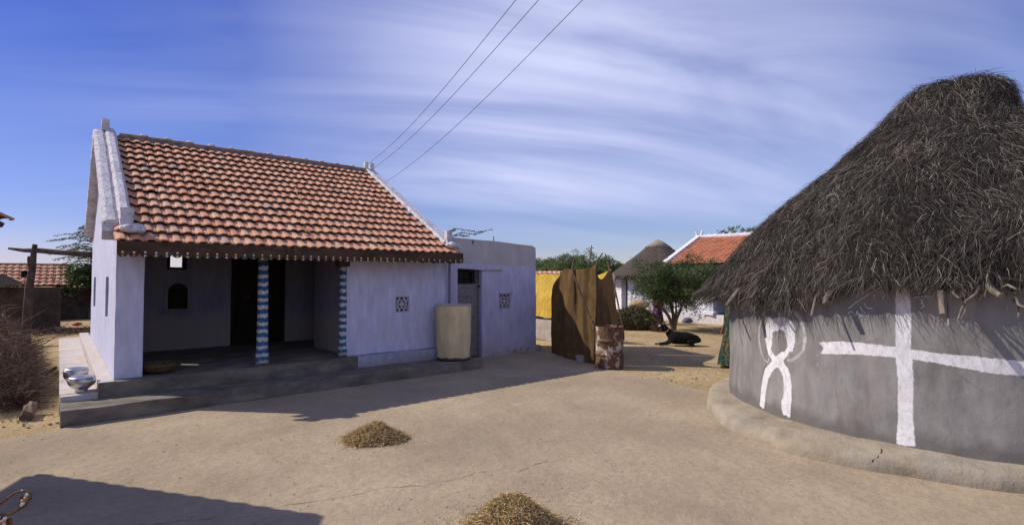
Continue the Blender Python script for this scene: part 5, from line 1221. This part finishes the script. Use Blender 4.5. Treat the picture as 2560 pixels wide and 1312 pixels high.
# ================================================================== FAR BUILDINGS
def far_house():
    E = loc(23.3, 6.95); ex = np.array([0, -1., 0]); ez = np.array([1., 0, 0])      # along the front / towards the back
    rot = math.radians(5); c_, s_ = math.cos(rot), math.sin(rot); Rz = np.array([[c_, -s_, 0], [s_, c_, 0], [0, 0, 1]]); ex = Rz @ ex; ez = Rz @ ez
    T = thing('red_roofed_house', E, 'far white house with red tiled roof, white ridge and a dark open veranda', 'house')
    we, wr, run, Ln = 2.62, 3.82, 3.1, 8.2; sl = (wr - we) / run; es = -(ez + ZU * sl); es /= np.linalg.norm(es); nr = unit(np.cross(ex, es)); nr = nr if nr[2] > 0 else -nr
    top = E + ez * run + ZU * wr; sll = run * math.hypot(1, sl) + .35; rows = 12; w_ = .24; cols = int(Ln / w_)
    b = MB(); tiles(b, top, ex, es, nr, cols, rows, w_, sll / rows, 9, lift=.035); r = b.obj('roof', 'tile_red', T)
    b = MB(); b.prism([top - nr * .03, top + es * sll * .98 - nr * .03, top + es * sll * .98 - nr * .08, top - nr * .08], ex * Ln); back = top + ez * run - ZU * run * sl; b.prism([top, back, back - ZU * .06, top - nr * .08], ex * Ln); b.obj('boarding', 'dark', r)
    b = MB(); cp = 'white_wash'
    b.prism([top - ex * .16 + nr * .14, top + es * (sll - .1) - ex * .16 + nr * .12, top + es * (sll - .1) - ex * .16 - nr * .1, top - ex * .16 - nr * .1], ex * .2); b.obj('coping', cp, r)
    b = MB()
    P = [top + ex * t + ZU * .07 for t in np.linspace(-.1, Ln, 20)]; b.tube(P, .085, 8, jit=.15); b.obj('ridge_band', cp, r)
    for k in range(24): b = MB(); p = top + ex * (.35 + k * .33) + ZU * .15; b.prism([p - ez * .04, p + ex * .2 - ez * .04, p + ex * .2 + ZU * .07 - ez * .04], ez * .08); b.obj('ridge_tooth', cp, r)
    for off in (-.12, .12):
        b = MB(); p = top + ex * (.0 + off) ; b.tube([p, p + ZU * .2 - ex * .02, p + ZU * .36 + ex * off * .4], [.07, .06, .075], 8); b.obj('finial', cp, r)
    wf = E + ez * .35
    def bx(a0, a1, c0, c1, z0, z1, nm, mt, parent=T):
        m_ = MB(); P = wf + ex * a0 + ez * c0; m_.prism([P + ZU * z0, P + ex * (a1 - a0) + ZU * z0, P + ex * (a1 - a0) + ez * (c1 - c0) + ZU * z0, P + ez * (c1 - c0) + ZU * z0], ZU * (z1 - z0)); return m_.obj(nm, mt, parent)
    bx(-1.1, Ln, -.15, .0, -.05, .36, 'plinth', 'white_wash'); bx(-1.1, Ln, .0, 3.5, -.05, .35, 'veranda_floor', 'cement')
    bx(.0, 1.62, .05, .3, .35, 2.5, 'front_wall', 'white_wash'); bx(.0, .25, .3, 5, .35, 2.75, 'gable_wall', 'white_wash')
    bx(1.62, 1.8, .05, 2, .35, 2.5, 'veranda_side_wall', 'wash'); bx(1.8, Ln, 1.9, 2.1, .35, 2.6, 'veranda_back_wall', 'interior'); bx(5.2, Ln, .05, .3, .35, 2.5, 'front_wall', 'white_wash')
    bx(2.1, 3.4, 1.84, 1.9, .36, 2.2, 'door', 'oldwood')
    for k in range(6): pass
    bx(-1.15, Ln, .0, 5.3, 2.45, 2.52, 'ceiling', 'dark')
    g = gz(1777, 786, .36); b = MB(); b.nbox(g[0] - .2, g[0] + .2, g[1] - .2, g[1] + .25, .36, .48, .1, .04, 6); tag(b.obj('cloth_bundle', 'palesheet'), 'pale folded bundle on the far veranda edge', 'bundle')
far_house()
def far_hut():
    dep = 28.; c = loc(dep, (1645 - 1280) / FP * dep); T = thing('round_far_hut', c, 'far white round hut with a neat conical thatch roof and dark doorway', 'hut')
    r = 2.35; b = MB(); da = math.atan2(-c[1], -c[0]); t0 = da + .0
    left = da - 0; # door towards the left of the view
    door = da - .78
    pts = []; N = 64
    for k in range(N):
        a0, a1 = 2 * PI * k / N, 2 * PI * (k + 1) / N; am = (a0 + a1) / 2; dd = (am - door + PI) % (2 * PI) - PI; zb = 1.85 if abs(dd) < .13 else .1
        for zz0, zz1 in ((zb, 2.1),):
            P = [(c[0] + R_ * math.cos(a), c[1] + R_ * math.sin(a), z) for a, R_, z in ((a0, r, zz0), (a1, r, zz0), (a1, r, zz1), (a0, r, zz1))]; Q = [(c[0] + (r - .3) * math.cos(a), c[1] + (r - .3) * math.sin(a), z) for a, z in ((a0, zz0), (a1, zz0), (a1, zz1), (a0, zz1))]
            b.add(P + Q, [(0, 1, 2, 3), (4, 7, 6, 5), (0, 4, 5, 1), (0, 3, 7, 4), (1, 5, 6, 2)])
    b.obj('wall', 'white_wash', T); b = MB(); b.lathe([(0, .14), (r - .32, .14), (r - .32, 2.), (0, 2.)], c, 24); b.obj('interior', 'dark', T)
    pr = [(2.85, 1.86), (2.8, 1.92), (2.2, 2.34), (1.6, 2.78), (1.05, 3.2), (.68, 3.50), (.32, 3.78), (0, 3.95)]
    b = MB(); b.lathe(pr[:6], c, 48, .04, 2); b.lathe([(2.3, 1.9), (2.83, 1.95)], c, 48, 0); rf = b.obj('thatch', 'reed', T, smooth=True); b = MB(); b.lathe([(q[0] + .02, q[1] + .02) for q in pr[5:]], c, 40, .03, 3); b.obj('thatch_cap', 'reedtop', rf, smooth=True)
    b = MB()
    for z in np.arange(2.1, 3.7, .115): R_ = np.interp(z, [q[1] for q in pr], [q[0] for q in pr]) + .015; b.tube([(c[0] + R_ * math.cos(a), c[1] + R_ * math.sin(a), z + .02 * math.sin(a * 5)) for a in np.linspace(da, da + PI * .9, 30)], .016, 4)
    b.obj('rope_net', 'reedtop', rf)
    b = MB(); rg = rng; n = 2600; a = rg.uniform(0, 2 * PI, n); P0 = np.stack([c[0] + 2.8 * np.cos(a), c[1] + 2.8 * np.sin(a), np.full(n, 2.03)], 1); d = unit(np.stack([np.cos(a) * .5, np.sin(a) * .5, np.full(n, -1.)], 1) + rg.normal(0, .2, (n, 3))); P1 = P0 + d * rg.uniform(.1, .32, n)[:, None]
    quads('fringe', ribbons(np.stack([P0, P1], 1), np.full(n, .025)), rg.beta(2, 2, n), 'straw', rf)
    b = MB(); b.lathe([(3.1, -.02), (3.05, .12), (2.6, .2), (2.2, .22)], c, 48, .04, 2); b.obj('platform', 'mudwall', T)
    # sacks
    for k, (u, v, dz, lab) in enumerate(((1601, 777, 0, 'lower brown jute sack of the two stacked by the white hut'), (1599, 766, .2, 'upper brown jute sack of the two stacked by the white hut'))):
        p = w(u, v, 24.6); b = MB(); b.ball((0, 0, .12), .5, 18, 10, (.98, .45, .33), .03, 4); b.v = [tuple(p * 0 + np.array([p[0], p[1], p[2] - .0]) + RT * x + F0 * y + ZU * z) for x, y, z in b.v]; T2 = b.obj('jute_sack', 'sack', smooth=True); tag(T2, lab, 'sack', 'jute sacks stacked by the white hut')
    p = w(1618, 777, 24.3); b = MB(); b.ball((0, 0, 0), .2, 12, 8, (1, .6, .7), .07, 7); b.v = [tuple(p + RT * x + F0 * y + ZU * z) for x, y, z in b.v]; tag(b.obj('white_bag', 'palesheet', smooth=True), 'crumpled white bag beside the jute sacks', 'bag')
    p0 = gz(1560, 808); b = MB(); b.prism([gz(1545, 800), gz(1650, 800), gz(1660, 788), gz(1540, 788)], ZU * .32); tag(b.obj('earth_bench', 'mudwall'), 'brown earth bench carrying the sacks before the white hut', 'bench')
    # wooden post left of doorway
    p = w(1536, 760, 25); b = MB(); b.tube([(p[0], p[1], 0), (p[0], p[1], 2.1)], .06, 8); tag(b.obj('wooden_post', 'pole'), 'pale wooden post beside the dark hut doorway', 'post')
far_hut()
def distant_roofs():
    # tiled roof seen just over the yellow tarpaulin
    T = thing('low_tiled_shed', loc(24, 1.5), 'low tiled shed roof just above the yellow tarpaulin', 'shed')
    p = w(1335, 680, 24); p[2] = 0; ex = unit(RT + F0 * .15); ez = unit(np.cross(ZU, ex)); ez = ez if ez @ F0 > 0 else -ez
    sl = .5; es = -(ez + ZU * sl); es /= np.linalg.norm(es); nr = unit(np.cross(ex, es)); nr = nr if nr[2] > 0 else -nr
    top = p - ex * 1.5 + ZU * 2.22 + ez * 1.2; b = MB(); tiles(b, top, ex, es, nr, 14, 5, .24, .28, 3); b.obj('roof', 'tile', T); b = MB(); b.prism([top - nr * .05, top + es * 1.4 - nr * .05, top + es * 1.4 - nr * .1, top - nr * .1], ex * 3.3); b.obj('boarding', 'dark', T)
    b = MB(); q = top + es * 1.2; b.prism([q * np.array([1, 1, 0]), q * np.array([1, 1, 0]) + ex * 3.2, q * np.array([1, 1, 0]) + ex * 3.2 + ez * 2, q * np.array([1, 1, 0]) + ez * 2], ZU * 1.45); b.obj('wall', 'mudwall', T)
    # long low tiled house, far left
    p1 = w(178, 664, 25.5); ez = unit(p1 * np.array([1, 1, 0])); ex = np.array([ez[1], -ez[0], 0]); p0 = p1 - ex * 6.2
    T = thing('low_tiled_house', p0 * np.array([1, 1, 0]), 'low brown mud house with sagging tiled roof at the far left', 'house'); sl = .62; es = -(ez + ZU * sl); es /= np.linalg.norm(es); nr = unit(np.cross(ex, es)); nr = nr if nr[2] > 0 else -nr
    Ln = np.linalg.norm(p1[:2] - p0[:2]); top = p0.copy(); top[2] = 2.52; cols = int(Ln / .23)
    b = MB(); tiles(b, top, ex, es, nr, cols, 6, .235, .30, 13, lift=.045, drop=((2, cols - 6), (2, cols - 7), (3, cols - 7))); r = b.obj('roof', 'tile', T)
    b = MB(); b.prism([top - nr * .04, top + es * 1.75 - nr * .04, top + es * 1.75 - nr * .09, top - nr * .09], ex * (Ln + .1)); b.obj('boarding', 'dark', r)
    b = MB(); bm = MB(); ridge_caps(b, None, top + ZU * .0, top + ex * Ln, .5, .09); b.obj('ridge_cap', 'ridgetile', r)
    q = (top + es * 1.55) * np.array([1, 1, 0]); b = MB(); b.prism([q, q + ex * (Ln + 2.8), q + ex * (Ln + 2.8) + ez * 2.6, q + ez * 2.6], ZU * 1.45); b.obj('mud_wall', 'shedwall', T)
    b = MB(); s_ = q + ex * (Ln - 3.2) + ZU * 1.45 - ez * .1
    n = 1800; P0 = s_ + ex * rng.normal(.0, .75, n)[:, None] + ZU * rng.normal(-.08, .12, n)[:, None] - ez * rng.uniform(0, .5, n)[:, None]; d = unit(rng.normal(size=(n, 3)) + ex * 1.2) * rng.uniform(.2, .6, n)[:, None]
    tag(quads('brush_heap', ribbons(np.stack([P0, P0 + d], 1), np.full(n, .02)), rng.beta(2, 2, n), 'twig'), 'heap of dry brush under the eave of the far left tiled house', 'brush')
    # dark thatched lean-to at the left edge
    p = w(-40, 760, 20); p[2] = 0; T = thing('thatched_shed', p, 'dark low thatched shed at the left edge', 'shed')
    b = MB(); apex = w(-40, 675, 20.5); e0 = w(66, 712, 19); e1 = w(-140, 716, 18.5); bk = w(20, 690, 23)
    b.gridf(lambda u, v: wob(apex * (1 - v) + (e1 * (1 - u) + e0 * u) * v, .04, 3), 14, 10); b.gridf(lambda u, v: wob(apex * (1 - v) + (e0 * (1 - u) + bk * u) * v, .04, 3), 14, 10); b.obj('thatch', 'thatchbed', T)
    b = MB(); f0 = w(60, 714, 19.3) * np.array([1, 1, 0]); f1 = w(-150, 714, 18.9) * np.array([1, 1, 0]); b.prism([f0, f1, f1 + F0 * 1.6, f0 + F0 * 1.6], ZU * 1.55); b.obj('walls', 'shedwall', T)
distant_roofs()

# ================================================================== LEFT YARD
def left_yard():
    base = loc(15, (68 - 1280) / FP * 15); T = thing('timber_frame', base, 'dark crooked timber post with a long beam lashed across its fork', 'post')
    def q(u, v, d=15.): return w(u, v, d)
    b = MB(); b.tube([base, q(70, 780), q(74, 720), q(83, 665), q(80, 640)], [.12, .105, .10, .085, .07], 9, jit=.12, seed=2); b.obj('post', 'oldwood', T)
    b = MB(); b.tube([q(78, 672), q(76, 648), q(76, 640)], [.06, .07, .05], 8, jit=.2); b.tube([q(83, 665), q(84, 628), q(88, 611)], [.07, .06, .05], 8, jit=.2); b.obj('fork', 'oldwood', T)
    b = MB(); b.tube([q(22, 621), q(60, 626), q(100, 627), q(150, 631), q(225, 636, 15.2), q(300, 640, 15.6)], [.03, .06, .075, .075, .085, .09], 9, jit=.12, seed=5); b.obj('beam', 'oldwood', T)
    b = MB(); p2 = q(300, 640, 15.6); b.tube([(p2[0], p2[1], 0), p2], [.1, .08], 8); b.obj('rear_post', 'oldwood', T)
    # heap of thorny twigs
    n = 15000; c = np.array([-1.25, 13.2, 0]); sx = .95; 
    y = 10.4 + 7.5 * rng.random(n) ** 1.1; x = -.22 - .03 * (y - 10) - np.abs(rng.normal(0, 1.0, n)); hmax = 1.3 * np.clip(1 - ((y - 13.6) / 4.4) ** 2, .05, 1) * np.clip((-x - .1) / .75, 0.1, 1)
    z = hmax * rng.random(n) ** .8
    P0 = np.stack([x, y, z], 1); d = unit(rng.normal(size=(n, 3)) * np.array([1, 1, .7])); L = rng.uniform(.12, .5, n); m1 = P0 + d * (L / 2)[:, None] + rng.normal(0, .03, (n, 3)); m2 = m1 + unit(d + rng.normal(0, .35, (n, 3))) * (L / 2)[:, None]
    P = np.stack([P0, m1, m2], 1); P[..., 2] = np.maximum(P[..., 2], .01)
    tb = quads('thorn_brush_heap', ribbons(P, rng.uniform(.005, .014, n)), np.tile(np.clip(rng.beta(2, 2.2, n) + .05, 0, 1), 2), 'twig'); tag(tb, 'big tangled heap of dry purplish thorn twigs left of the house', 'brush')
    b = MB()
    for k in range(60):
        p = np.array([-.45 - abs(random.gauss(0, 1.)), random.uniform(10.8, 16), random.uniform(.1, .8)]); d = unit(np.array([random.gauss(0, 1), random.gauss(0, 1), random.gauss(.3, .5)])); b.ct = random.random(); b.tube([p, p + d * .4 + np.array([0, 0, .03]), p + d * .8], [.011, .009, .004], 5)
    tag(b.obj('bare_branches', 'twig'), 'longer bare branches lying on the twig heap', 'branches', kind='stuff')
    # ragged forked log in front
    def g(u, v, z=.08): return gz(u, v, z)
    b = MB(); b.tube([g(60, 1000), g(58, 975, .1), g(70, 955, .15), g(100, 940, .14), g(128, 925, .1), g(140, 918, .06)], [.055, .045, .042, .04, .032, .025], 9, jit=.12, seed=3); b.tube([g(90, 945, .15), g(86, 925, .28), g(78, 912, .4)], [.03, .024, .014], 7, jit=.2); tag(b.obj('crooked_log', 'oldwood', smooth=True), 'dark crooked branch log lying before the twig heap', 'log')
    b = MB(); b.tube([g(66, 1040, .06), g(74, 1020, .10), g(80, 1012, .12)], [.075, .07, .06], 10, jit=.25, seed=9); tag(b.obj('wood_stump', 'bark', smooth=False), 'short pale ended wood stump on the sand left of the step', 'stump')
    p = gz(100, 835); b = MB(); 
    n = 900; P0 = p + np.stack([rng.uniform(-.2, 2.0, n), rng.normal(0, .5, n), rng.random(n) * .12], 1); d = unit(rng.normal(size=(n, 3)) * np.array([1, 1, .25])) * rng.uniform(.1, .5, n)[:, None]; Q = np.stack([P0, P0 + d], 1); Q[..., 2] = np.maximum(Q[..., 2], .01)
    tag(quads('twig_litter', ribbons(Q, np.full(n, .02)), rng.beta(1.5, 3, n), 'twig'), 'low dark spread of twigs on the sandy yard behind the heap', 'twigs', kind='stuff')
    b = MB(); p = gz(192, 812); b.ball((0, 0, .03), .12, 12, 8, (1.3, .8, .5), .05, 9); b.v = [tuple(p + np.array(q_)) for q_ in b.v]; tag(b.obj('red_rag', 'redcloth', smooth=True), 'small red rag dropped on the sandy yard', 'rag')
    for (u, v, lab) in ((160, 797, 'flat pale scrap on the yard near the mud wall'), (188, 796, 'round pale scrap on the yard near the mud wall')):
        p = gz(u, v); b = MB(); b.nbox(p[0] - .18, p[0] + .18, p[1] - .1, p[1] + .1, 0, .07, .08, .03, 7); tag(b.obj('plastic_scrap', 'palesheet'), lab, 'scrap')
left_yard()

# ================================================================== PILES
def straw_pile(u, v, wd, dp, ht, n, label, seed, name='straw_pile', mat='hay', L=(.03, .11), W=(.002, .005), z0=.004, group='straw piles on the courtyard floor'):
    rg = np.random.default_rng(seed); c = gz(u, v, z0)
    b = MB()
    def hh(a, k): return ht * (1 - k) ** .75 * (1 + .25 * mnoise.noise(Vector((math.cos(a) * 1.5, math.sin(a) * 1.5, seed * 1.)))) if k < 1 else 0
    def pt(a, k):
        irr = 1 + .22 * mnoise.noise(Vector((math.cos(a) * 1.2, math.sin(a) * 1.2, seed * 3.))); x = wd * 1.08 * k * irr * math.cos(a); y = dp * k * irr * math.sin(a)
        z = ht * max(0, 1 - k ** 1.45) * (1 + .35 * mnoise.noise(Vector((x * 5, y * 5, seed * 1.))))
        return c + RT * x + F0 * y + ZU * z
    T = thing(name, c, label, 'straw pile' if mat == 'hay' else 'brush', group)
    b.gridf(lambda p, q: pt(2 * PI * p, 1 - q) - ZU * .012, 40, 12); core = simple(name + '_core', (.05, .035, .02), (.12, .085, .045), 30, bump=1., bs=90, dist=.02); b.obj('mound', core, T)
    a = rg.uniform(0, 2 * PI, n); k = np.sqrt(rg.random(n)) * 1.04; k[: n // 12] = np.sqrt(rg.random(n // 12)) * 1.35
    P0 = np.array([pt(x, min(y, 1.)) if y <= 1 else pt(x, 1) + (pt(x, 1) - c) * (y - 1) for x, y in zip(a, k)]); d = unit(rg.normal(size=(n, 3)) * np.array([1, 1, .42])); l = rg.uniform(L[0], L[1], n)
    m0 = P0 - d * (l / 2)[:, None]; m2 = P0 + d * (l / 2)[:, None]; m1 = P0 + rg.normal(0, .006, (n, 3)) + ZU * .008
    P = np.stack([m0, m1, m2], 1) + ZU * rg.uniform(0, .026, n)[:, None, None]; P[..., 2] = np.maximum(P[..., 2], z0 + .003)
    quads('straws', ribbons(P, rg.uniform(W[0], W[1], n), taper=.7), np.tile(rg.beta(2.2, 2.2, n), 2), mat, T)
straw_pile(935, 1098, .325, .30, .16, 6500, 'smaller straw pile on the courtyard floor below the house shadow', 3)
straw_pile(1280, 1338, .38, .38, .26, 11500, 'larger straw pile at the bottom edge of the courtyard', 5)
def brush_pile():
    n = 9000; rg = np.random.default_rng(77); c = gz(1600, 826) + F0 * .8
    a = rg.uniform(0, 2 * PI, n); k = rg.random(n) ** .45; h = rg.random(n)
    x = k * .9 * np.cos(a); y = k * .8 * np.sin(a); z = .82 * (1 - (x / 1.0) ** 2 * .9) * np.clip(1 - (y / .95) ** 2, 0, 1) * h ** .5
    x = x + .0; P0 = c + RT[None] * x[:, None] + F0[None] * y[:, None] + ZU[None] * z[:, None]
    d = unit(rg.normal(size=(n, 3)) * np.array([1, 1, .6])); L = rg.uniform(.15, .45, n)[:, None]; P = np.stack([P0 - d * L / 2, P0 + rg.normal(0, .03, (n, 3)), P0 + d * L / 2], 1); P[..., 2] = np.maximum(P[..., 2], .01)
    m = MAT.get('brushg')
    M = Mt('grey_green_dry_brush', .9, .1); M.col(M.ramp(M.attr(), [(0, (.03, .028, .012)), (.5, (.10, .095, .045)), (1, (.24, .2, .12))])); MAT['brushg'] = M.m
    o = quads('green_brush_pile', ribbons(P, rg.uniform(.012, .026, n)), np.tile(rg.beta(2, 2.4, n), 2), 'brushg'); tag(o, 'rounded pile of grey-green cut brush behind the rusty drum', 'brush')
    # tapering dry tail of the pile to the right
    n = 1800; t = rg.random(n); P0 = gz(1625, 822) + (gz(1652, 829) - gz(1625, 822)) * t[:, None] + rg.normal(0, .12, (n, 3)) * np.array([1, 1, 0]); P0[:, 2] = rg.random(n) * .5 * (1 - t); d = unit(rg.normal(size=(n, 3))) * .2
    Q = np.stack([P0, P0 + d], 1); Q[..., 2] = np.maximum(Q[..., 2], .01); tag(quads('dry_twig_tail', ribbons(Q, np.full(n, .016)), rg.beta(2, 2.4, n) * .8, 'twig'), 'dry brown twigs trailing from the right end of the brush pile', 'brush')
    p = gz(1719, 806); b = MB(); b.ball((0, 0, .10), .19, 14, 9, (1.2, .8, .75), .08, 6); b.v = [tuple(p + RT * q[0] + F0 * q[1] + ZU * q[2]) for q in b.v]; tag(b.obj('cloth_heap', 'bluecloth', smooth=True), 'blue grey cloth heap on the sand before the far veranda', 'cloth')
brush_pile()

# ================================================================== FIGURES
def skin_body(name, joints, edges, mat, parent, root=0, lv=2, tolocal=None):
    """joints: {key:(pos, radius)}; edges list of (key,key) -> continuous skinned body applied to a mesh"""
    keys = list(joints); me = bpy.data.meshes.new(name)
    org = PLOC[parent.name] if parent else np.array(joints[keys[0]][0])
    me.from_pydata([tuple(np.array(joints[k][0], float) - org) for k in keys], [(keys.index(a), keys.index(b)) for a, b in edges], [])
    o = bpy.data.objects.new(name, me); COL.objects.link(o)
    sk = o.modifiers.new('skin', 'SKIN'); sk.use_smooth_shade = True
    for i, k in enumerate(keys):
        r = joints[k][1]; me.skin_vertices[0].data[i].radius = (r, r) if not isinstance(r, tuple) else r
        me.skin_vertices[0].data[i].use_root = (i == root)
    sb = o.modifiers.new('sub', 'SUBSURF'); sb.levels = lv; sb.render_levels = lv
    dg = bpy.context.evaluated_depsgraph_get(); ev = o.evaluated_get(dg); nm = bpy.data.meshes.new_from_object(ev); o.modifiers.clear(); o.data = nm
    nm.materials.clear(); nm.materials.append(MAT[mat])
    nm.polygons.foreach_set('use_smooth', [True] * len(nm.polygons))
    if parent: o.parent = parent
    else: o.location = tuple(org)
    PLOC[o.name] = org; return o
def ensure_skin(me):
    pass
def person(base, face, label, cloth, top, height=1.55, arms='down', group=None, walk=0.):
    """face: unit vector the person looks along; skirt to the ankles, shawl, hair"""
    f = unit(np.array(face, float)); s = np.array([-f[1], f[0], 0]); h = height; base = np.array(base, float)
    T = thing('person', base, label, 'person', group)
    def P(x, y, z): return base + s * x * h + f * y * h + ZU * z * h
    J = {'pel': (P(0, 0, .52), .075 * h), 'wst': (P(0, 0, .60), .062 * h), 'chs': (P(0, .0, .71), .078 * h), 'nk0': (P(0, 0, .80), .045 * h), 'nk': (P(0, .005, .845), .03 * h), 'hd0': (P(0, .01, .885), .042 * h), 'hd': (P(0, .012, .935), .052 * h), 'hd2': (P(0, .005, .975), .036 * h)}
    E = [('pel', 'wst'), ('wst', 'chs'), ('chs', 'nk0'), ('nk0', 'nk'), ('nk', 'hd0'), ('hd0', 'hd'), ('hd', 'hd2')]
    for q, sg in (('L', 1), ('R', -1)):
        st = walk * sg
        J['h' + q] = (P(.05 * sg, 0, .49), .052 * h); J['k' + q] = (P(.055 * sg, .02 + st * .6, .28), .036 * h); J['a' + q] = (P(.055 * sg, st, .045), .022 * h); J['f' + q] = (P(.055 * sg, st + .045, .018), .018 * h); J['t' + q] = (P(.058 * sg, st + .085, .014), .013 * h)
        J['s' + q] = (P(.105 * sg, 0, .795), .036 * h); J['e' + q] = (P(.135 * sg, .01, .63), .024 * h)
        if arms == 'down': J['w' + q] = (P(.13 * sg, .06, .50), .016 * h); J['p' + q] = (P(.125 * sg, .075, .465), .018 * h)
        else: J['w' + q] = (P(.07 * sg, .12, .60), .016 * h); J['p' + q] = (P(.03 * sg, .14, .60), .018 * h)
        E += [('pel', 'h' + q), ('h' + q, 'k' + q), ('k' + q, 'a' + q), ('a' + q, 'f' + q), ('f' + q, 't' + q), ('nk0', 's' + q), ('s' + q, 'e' + q), ('e' + q, 'w' + q), ('w' + q, 'p' + q)]
        pw, pp = J['w' + q][0], J['p' + q][0]; d = unit(pp - pw); sd = unit(np.cross(d, f))
        for i, (o_, l) in enumerate(((-.012, .038), (-.004, .044), (.004, .041), (.012, .033))):
            a = pp + sd * o_ * h + d * .008 * h; c = a + d * l * .55 * h; e = c + unit(d + f * .35) * l * .45 * h; J[f'g{q}{i}'] = (c, .0055 * h); J[f'G{q}{i}'] = (e, .0045 * h); E += [('p' + q, f'g{q}{i}'), (f'g{q}{i}', f'G{q}{i}')]
        th = pw + (pp - pw) * .5 + f * .022 * h + d * .012 * h; J['T' + q] = (th, .006 * h); E += [('p' + q, 'T' + q)]
    body = skin_body('body', J, E, 'skin', T, 0, 2)
    # face details
    b = MB(); b.ball(tuple(P(0, .066, .925)), .010 * h, 8, 6, (1, 1, 1.5)); b.obj('nose', 'skin', T)
    for sg in (-1, 1): b = MB(); b.ball(tuple(P(.02 * sg, .057, .94)), .006 * h, 8, 6); b.obj('eye', 'hair', T)
    # skirt / sari with folds
    b = MB()
    def sk(u, v):
        a = 2 * PI * u; r = (.082 + .095 * v ** .8) * h; fold = 1 + (.02 + .12 * v) * math.sin(a * 11 + 2 * mnoise.noise(Vector((math.cos(a), math.sin(a), v * 2)))) * .6 + .08 * mnoise.noise(Vector((math.cos(a) * 2, math.sin(a) * 2, v))) 
        x = r * fold * math.cos(a); y = r * fold * math.sin(a) * (.86 + walk * 1.6 * v)
        return base + s * x + f * (y) + ZU * h * (.60 - .555 * v + .012 * math.sin(a * 3) * v)
    b.gridf(sk, 88, 20); b.obj('skirt', cloth, T, smooth=True)
    # blouse and shawl over head and back
    b = MB()
    def bl(u, v):
        a = 2 * PI * u; z = .585 + .225 * v; rx = np.interp(v, [0, .5, .85, 1], [.088, .098, .118, .07]); ry = np.interp(v, [0, .5, .85, 1], [.075, .085, .072, .05]); k = 1 + .03 * math.sin(a * 7 + v * 5)
        return P(rx * k * math.cos(a), ry * k * math.sin(a), z)
    b.gridf(bl, 40, 12); b.obj('blouse', top, T, smooth=True)
    b = MB()
    def sh(u, v):
        a = PI * (.98 + 1.04 * u) if False else PI * (1 - .15) + PI * 1.3 * u; z = 1.0 - .52 * v; r = np.interp(v, [0, .12, .28, .45, 1], [.02, .07, .075, .135, .16])
        return P(r * math.cos(a) * (1 + .04 * math.sin(u * 30)), r * math.sin(a) * .8 - .01, z)
    b.gridf(sh, 36, 20); b.obj('shawl', top, T, smooth=True)
    b = MB(); b.ball(tuple(P(0, -.012, .94)), .058 * h, 14, 10, (1, 1, 1.05)); b.obj('hair', 'hair', T, smooth=True)
    return T
person(gz(1644, 809), F0 * -.3 + RT * .9, 'woman in purple skirt and rust shawl standing under the small tree', 'purple', 'rust', 1.6)
person(gz(1830, 917), -RT * .9 - F0 * .1, 'person in dark green skirt with orange flowers half hidden by the grey hut', 'floral', 'floral', 1.55, walk=.12)

def goat():
    base = gz(1712, 866) + F0 * .22; T = thing('goat', base, 'black goat with white face lying on the sand under the tree', 'goat')
    f = unit(-RT + F0 * .08); s = np.array([-f[1], f[0], 0]); sc = 1.1
    def P(x, y, z): return base + (f * x + s * y + ZU * z) * sc
    J = {'chest': (P(.24, 0, .21), .165), 'mid': (P(.02, 0, .19), .195), 'rump': (P(-.2, 0, .185), .185), 'r2': (P(-.32, 0, .175), .155), 'tailb': (P(-.42, 0, .14), .085), 'tail': (P(-.47, .0, .10), .035), 'n0': (P(.34, 0, .33), .105), 'n1': (P(.40, 0, .43), .072), 'hd': (P(.455, 0, .52), .062), 'hd1': (P(.52, 0, .50), .046), 'mz': (P(.60, 0, .445), .03), 'mz1': (P(.625, 0, .43), .022)}
    E = [('mid', 'chest'), ('mid', 'rump'), ('rump', 'r2'), ('r2', 'tailb'), ('tailb', 'tail'), ('chest', 'n0'), ('n0', 'n1'), ('n1', 'hd'), ('hd', 'hd1'), ('hd1', 'mz'), ('mz', 'mz1')]
    for q, sg in (('L', 1), ('R', -1)):
        J['fs' + q] = (P(.28, .09 * sg, .12), .06); J['fk' + q] = (P(.40, .11 * sg, .055), .033); J['fp' + q] = (P(.50 + .1 * (sg < 0), .10 * sg, .03), .022); J['ff' + q] = (P(.60 + .08 * (sg < 0), .10 * sg, .022), .024)
        J['hh' + q] = (P(-.26, .13 * sg, .12), .085); J['hk' + q] = (P(-.08, .19 * sg, .10), .05); J['ho' + q] = (P(-.26, .21 * sg, .035), .026); J['hf' + q] = (P(-.08, .22 * sg, .025), .024)
        E += [('chest', 'fs' + q), ('fs' + q, 'fk' + q), ('fk' + q, 'fp' + q), ('fp' + q, 'ff' + q), ('rump', 'hh' + q), ('hh' + q, 'hk' + q), ('hk' + q, 'ho' + q), ('ho' + q, 'hf' + q)]
    skin_body('body', J, E, 'goat', T, 1, 2)
    for sg in (1, -1):
        b = MB()
        def er(u, v, sg=sg): return P(.47 + .03 * u - .03, (.045 + .05 * math.sin(v * 1.8)) * sg, .525 - .17 * v) + (f * math.cos(u * 2 * PI) * .5 + s * math.sin(u * 2 * PI) * .15) * .055 * math.sin(PI * (.15 + .83 * v)) 
        b.gridf(er, 10, 8); b.obj('ear', 'goat', T, smooth=True)
        b = MB(); b.tube([P(.45, .025 * sg, .565), P(.44, .05 * sg, .60), P(.40 + .05 * sg, .12 * sg, .615), P(.44 + .1 * sg, .17 * sg, .60)], [.018, .015, .011, .005], 8); b.obj('horn', 'bark', T)
    b = MB(); b.ball(tuple(P(.555, 0, .497)), .04, 12, 8, (1.35, .9, .85)); b.obj('white_blaze', 'white', T, smooth=True)
    b = MB(); b.tube([P(.395 + .09 * math.cos(a) * .6, .10 * math.sin(a) * .95, .375 - .05 * math.cos(a)) for a in np.linspace(0, 2 * PI, 17)], .012, 6); b.obj('neck_cord', 'tan', T)
goat()
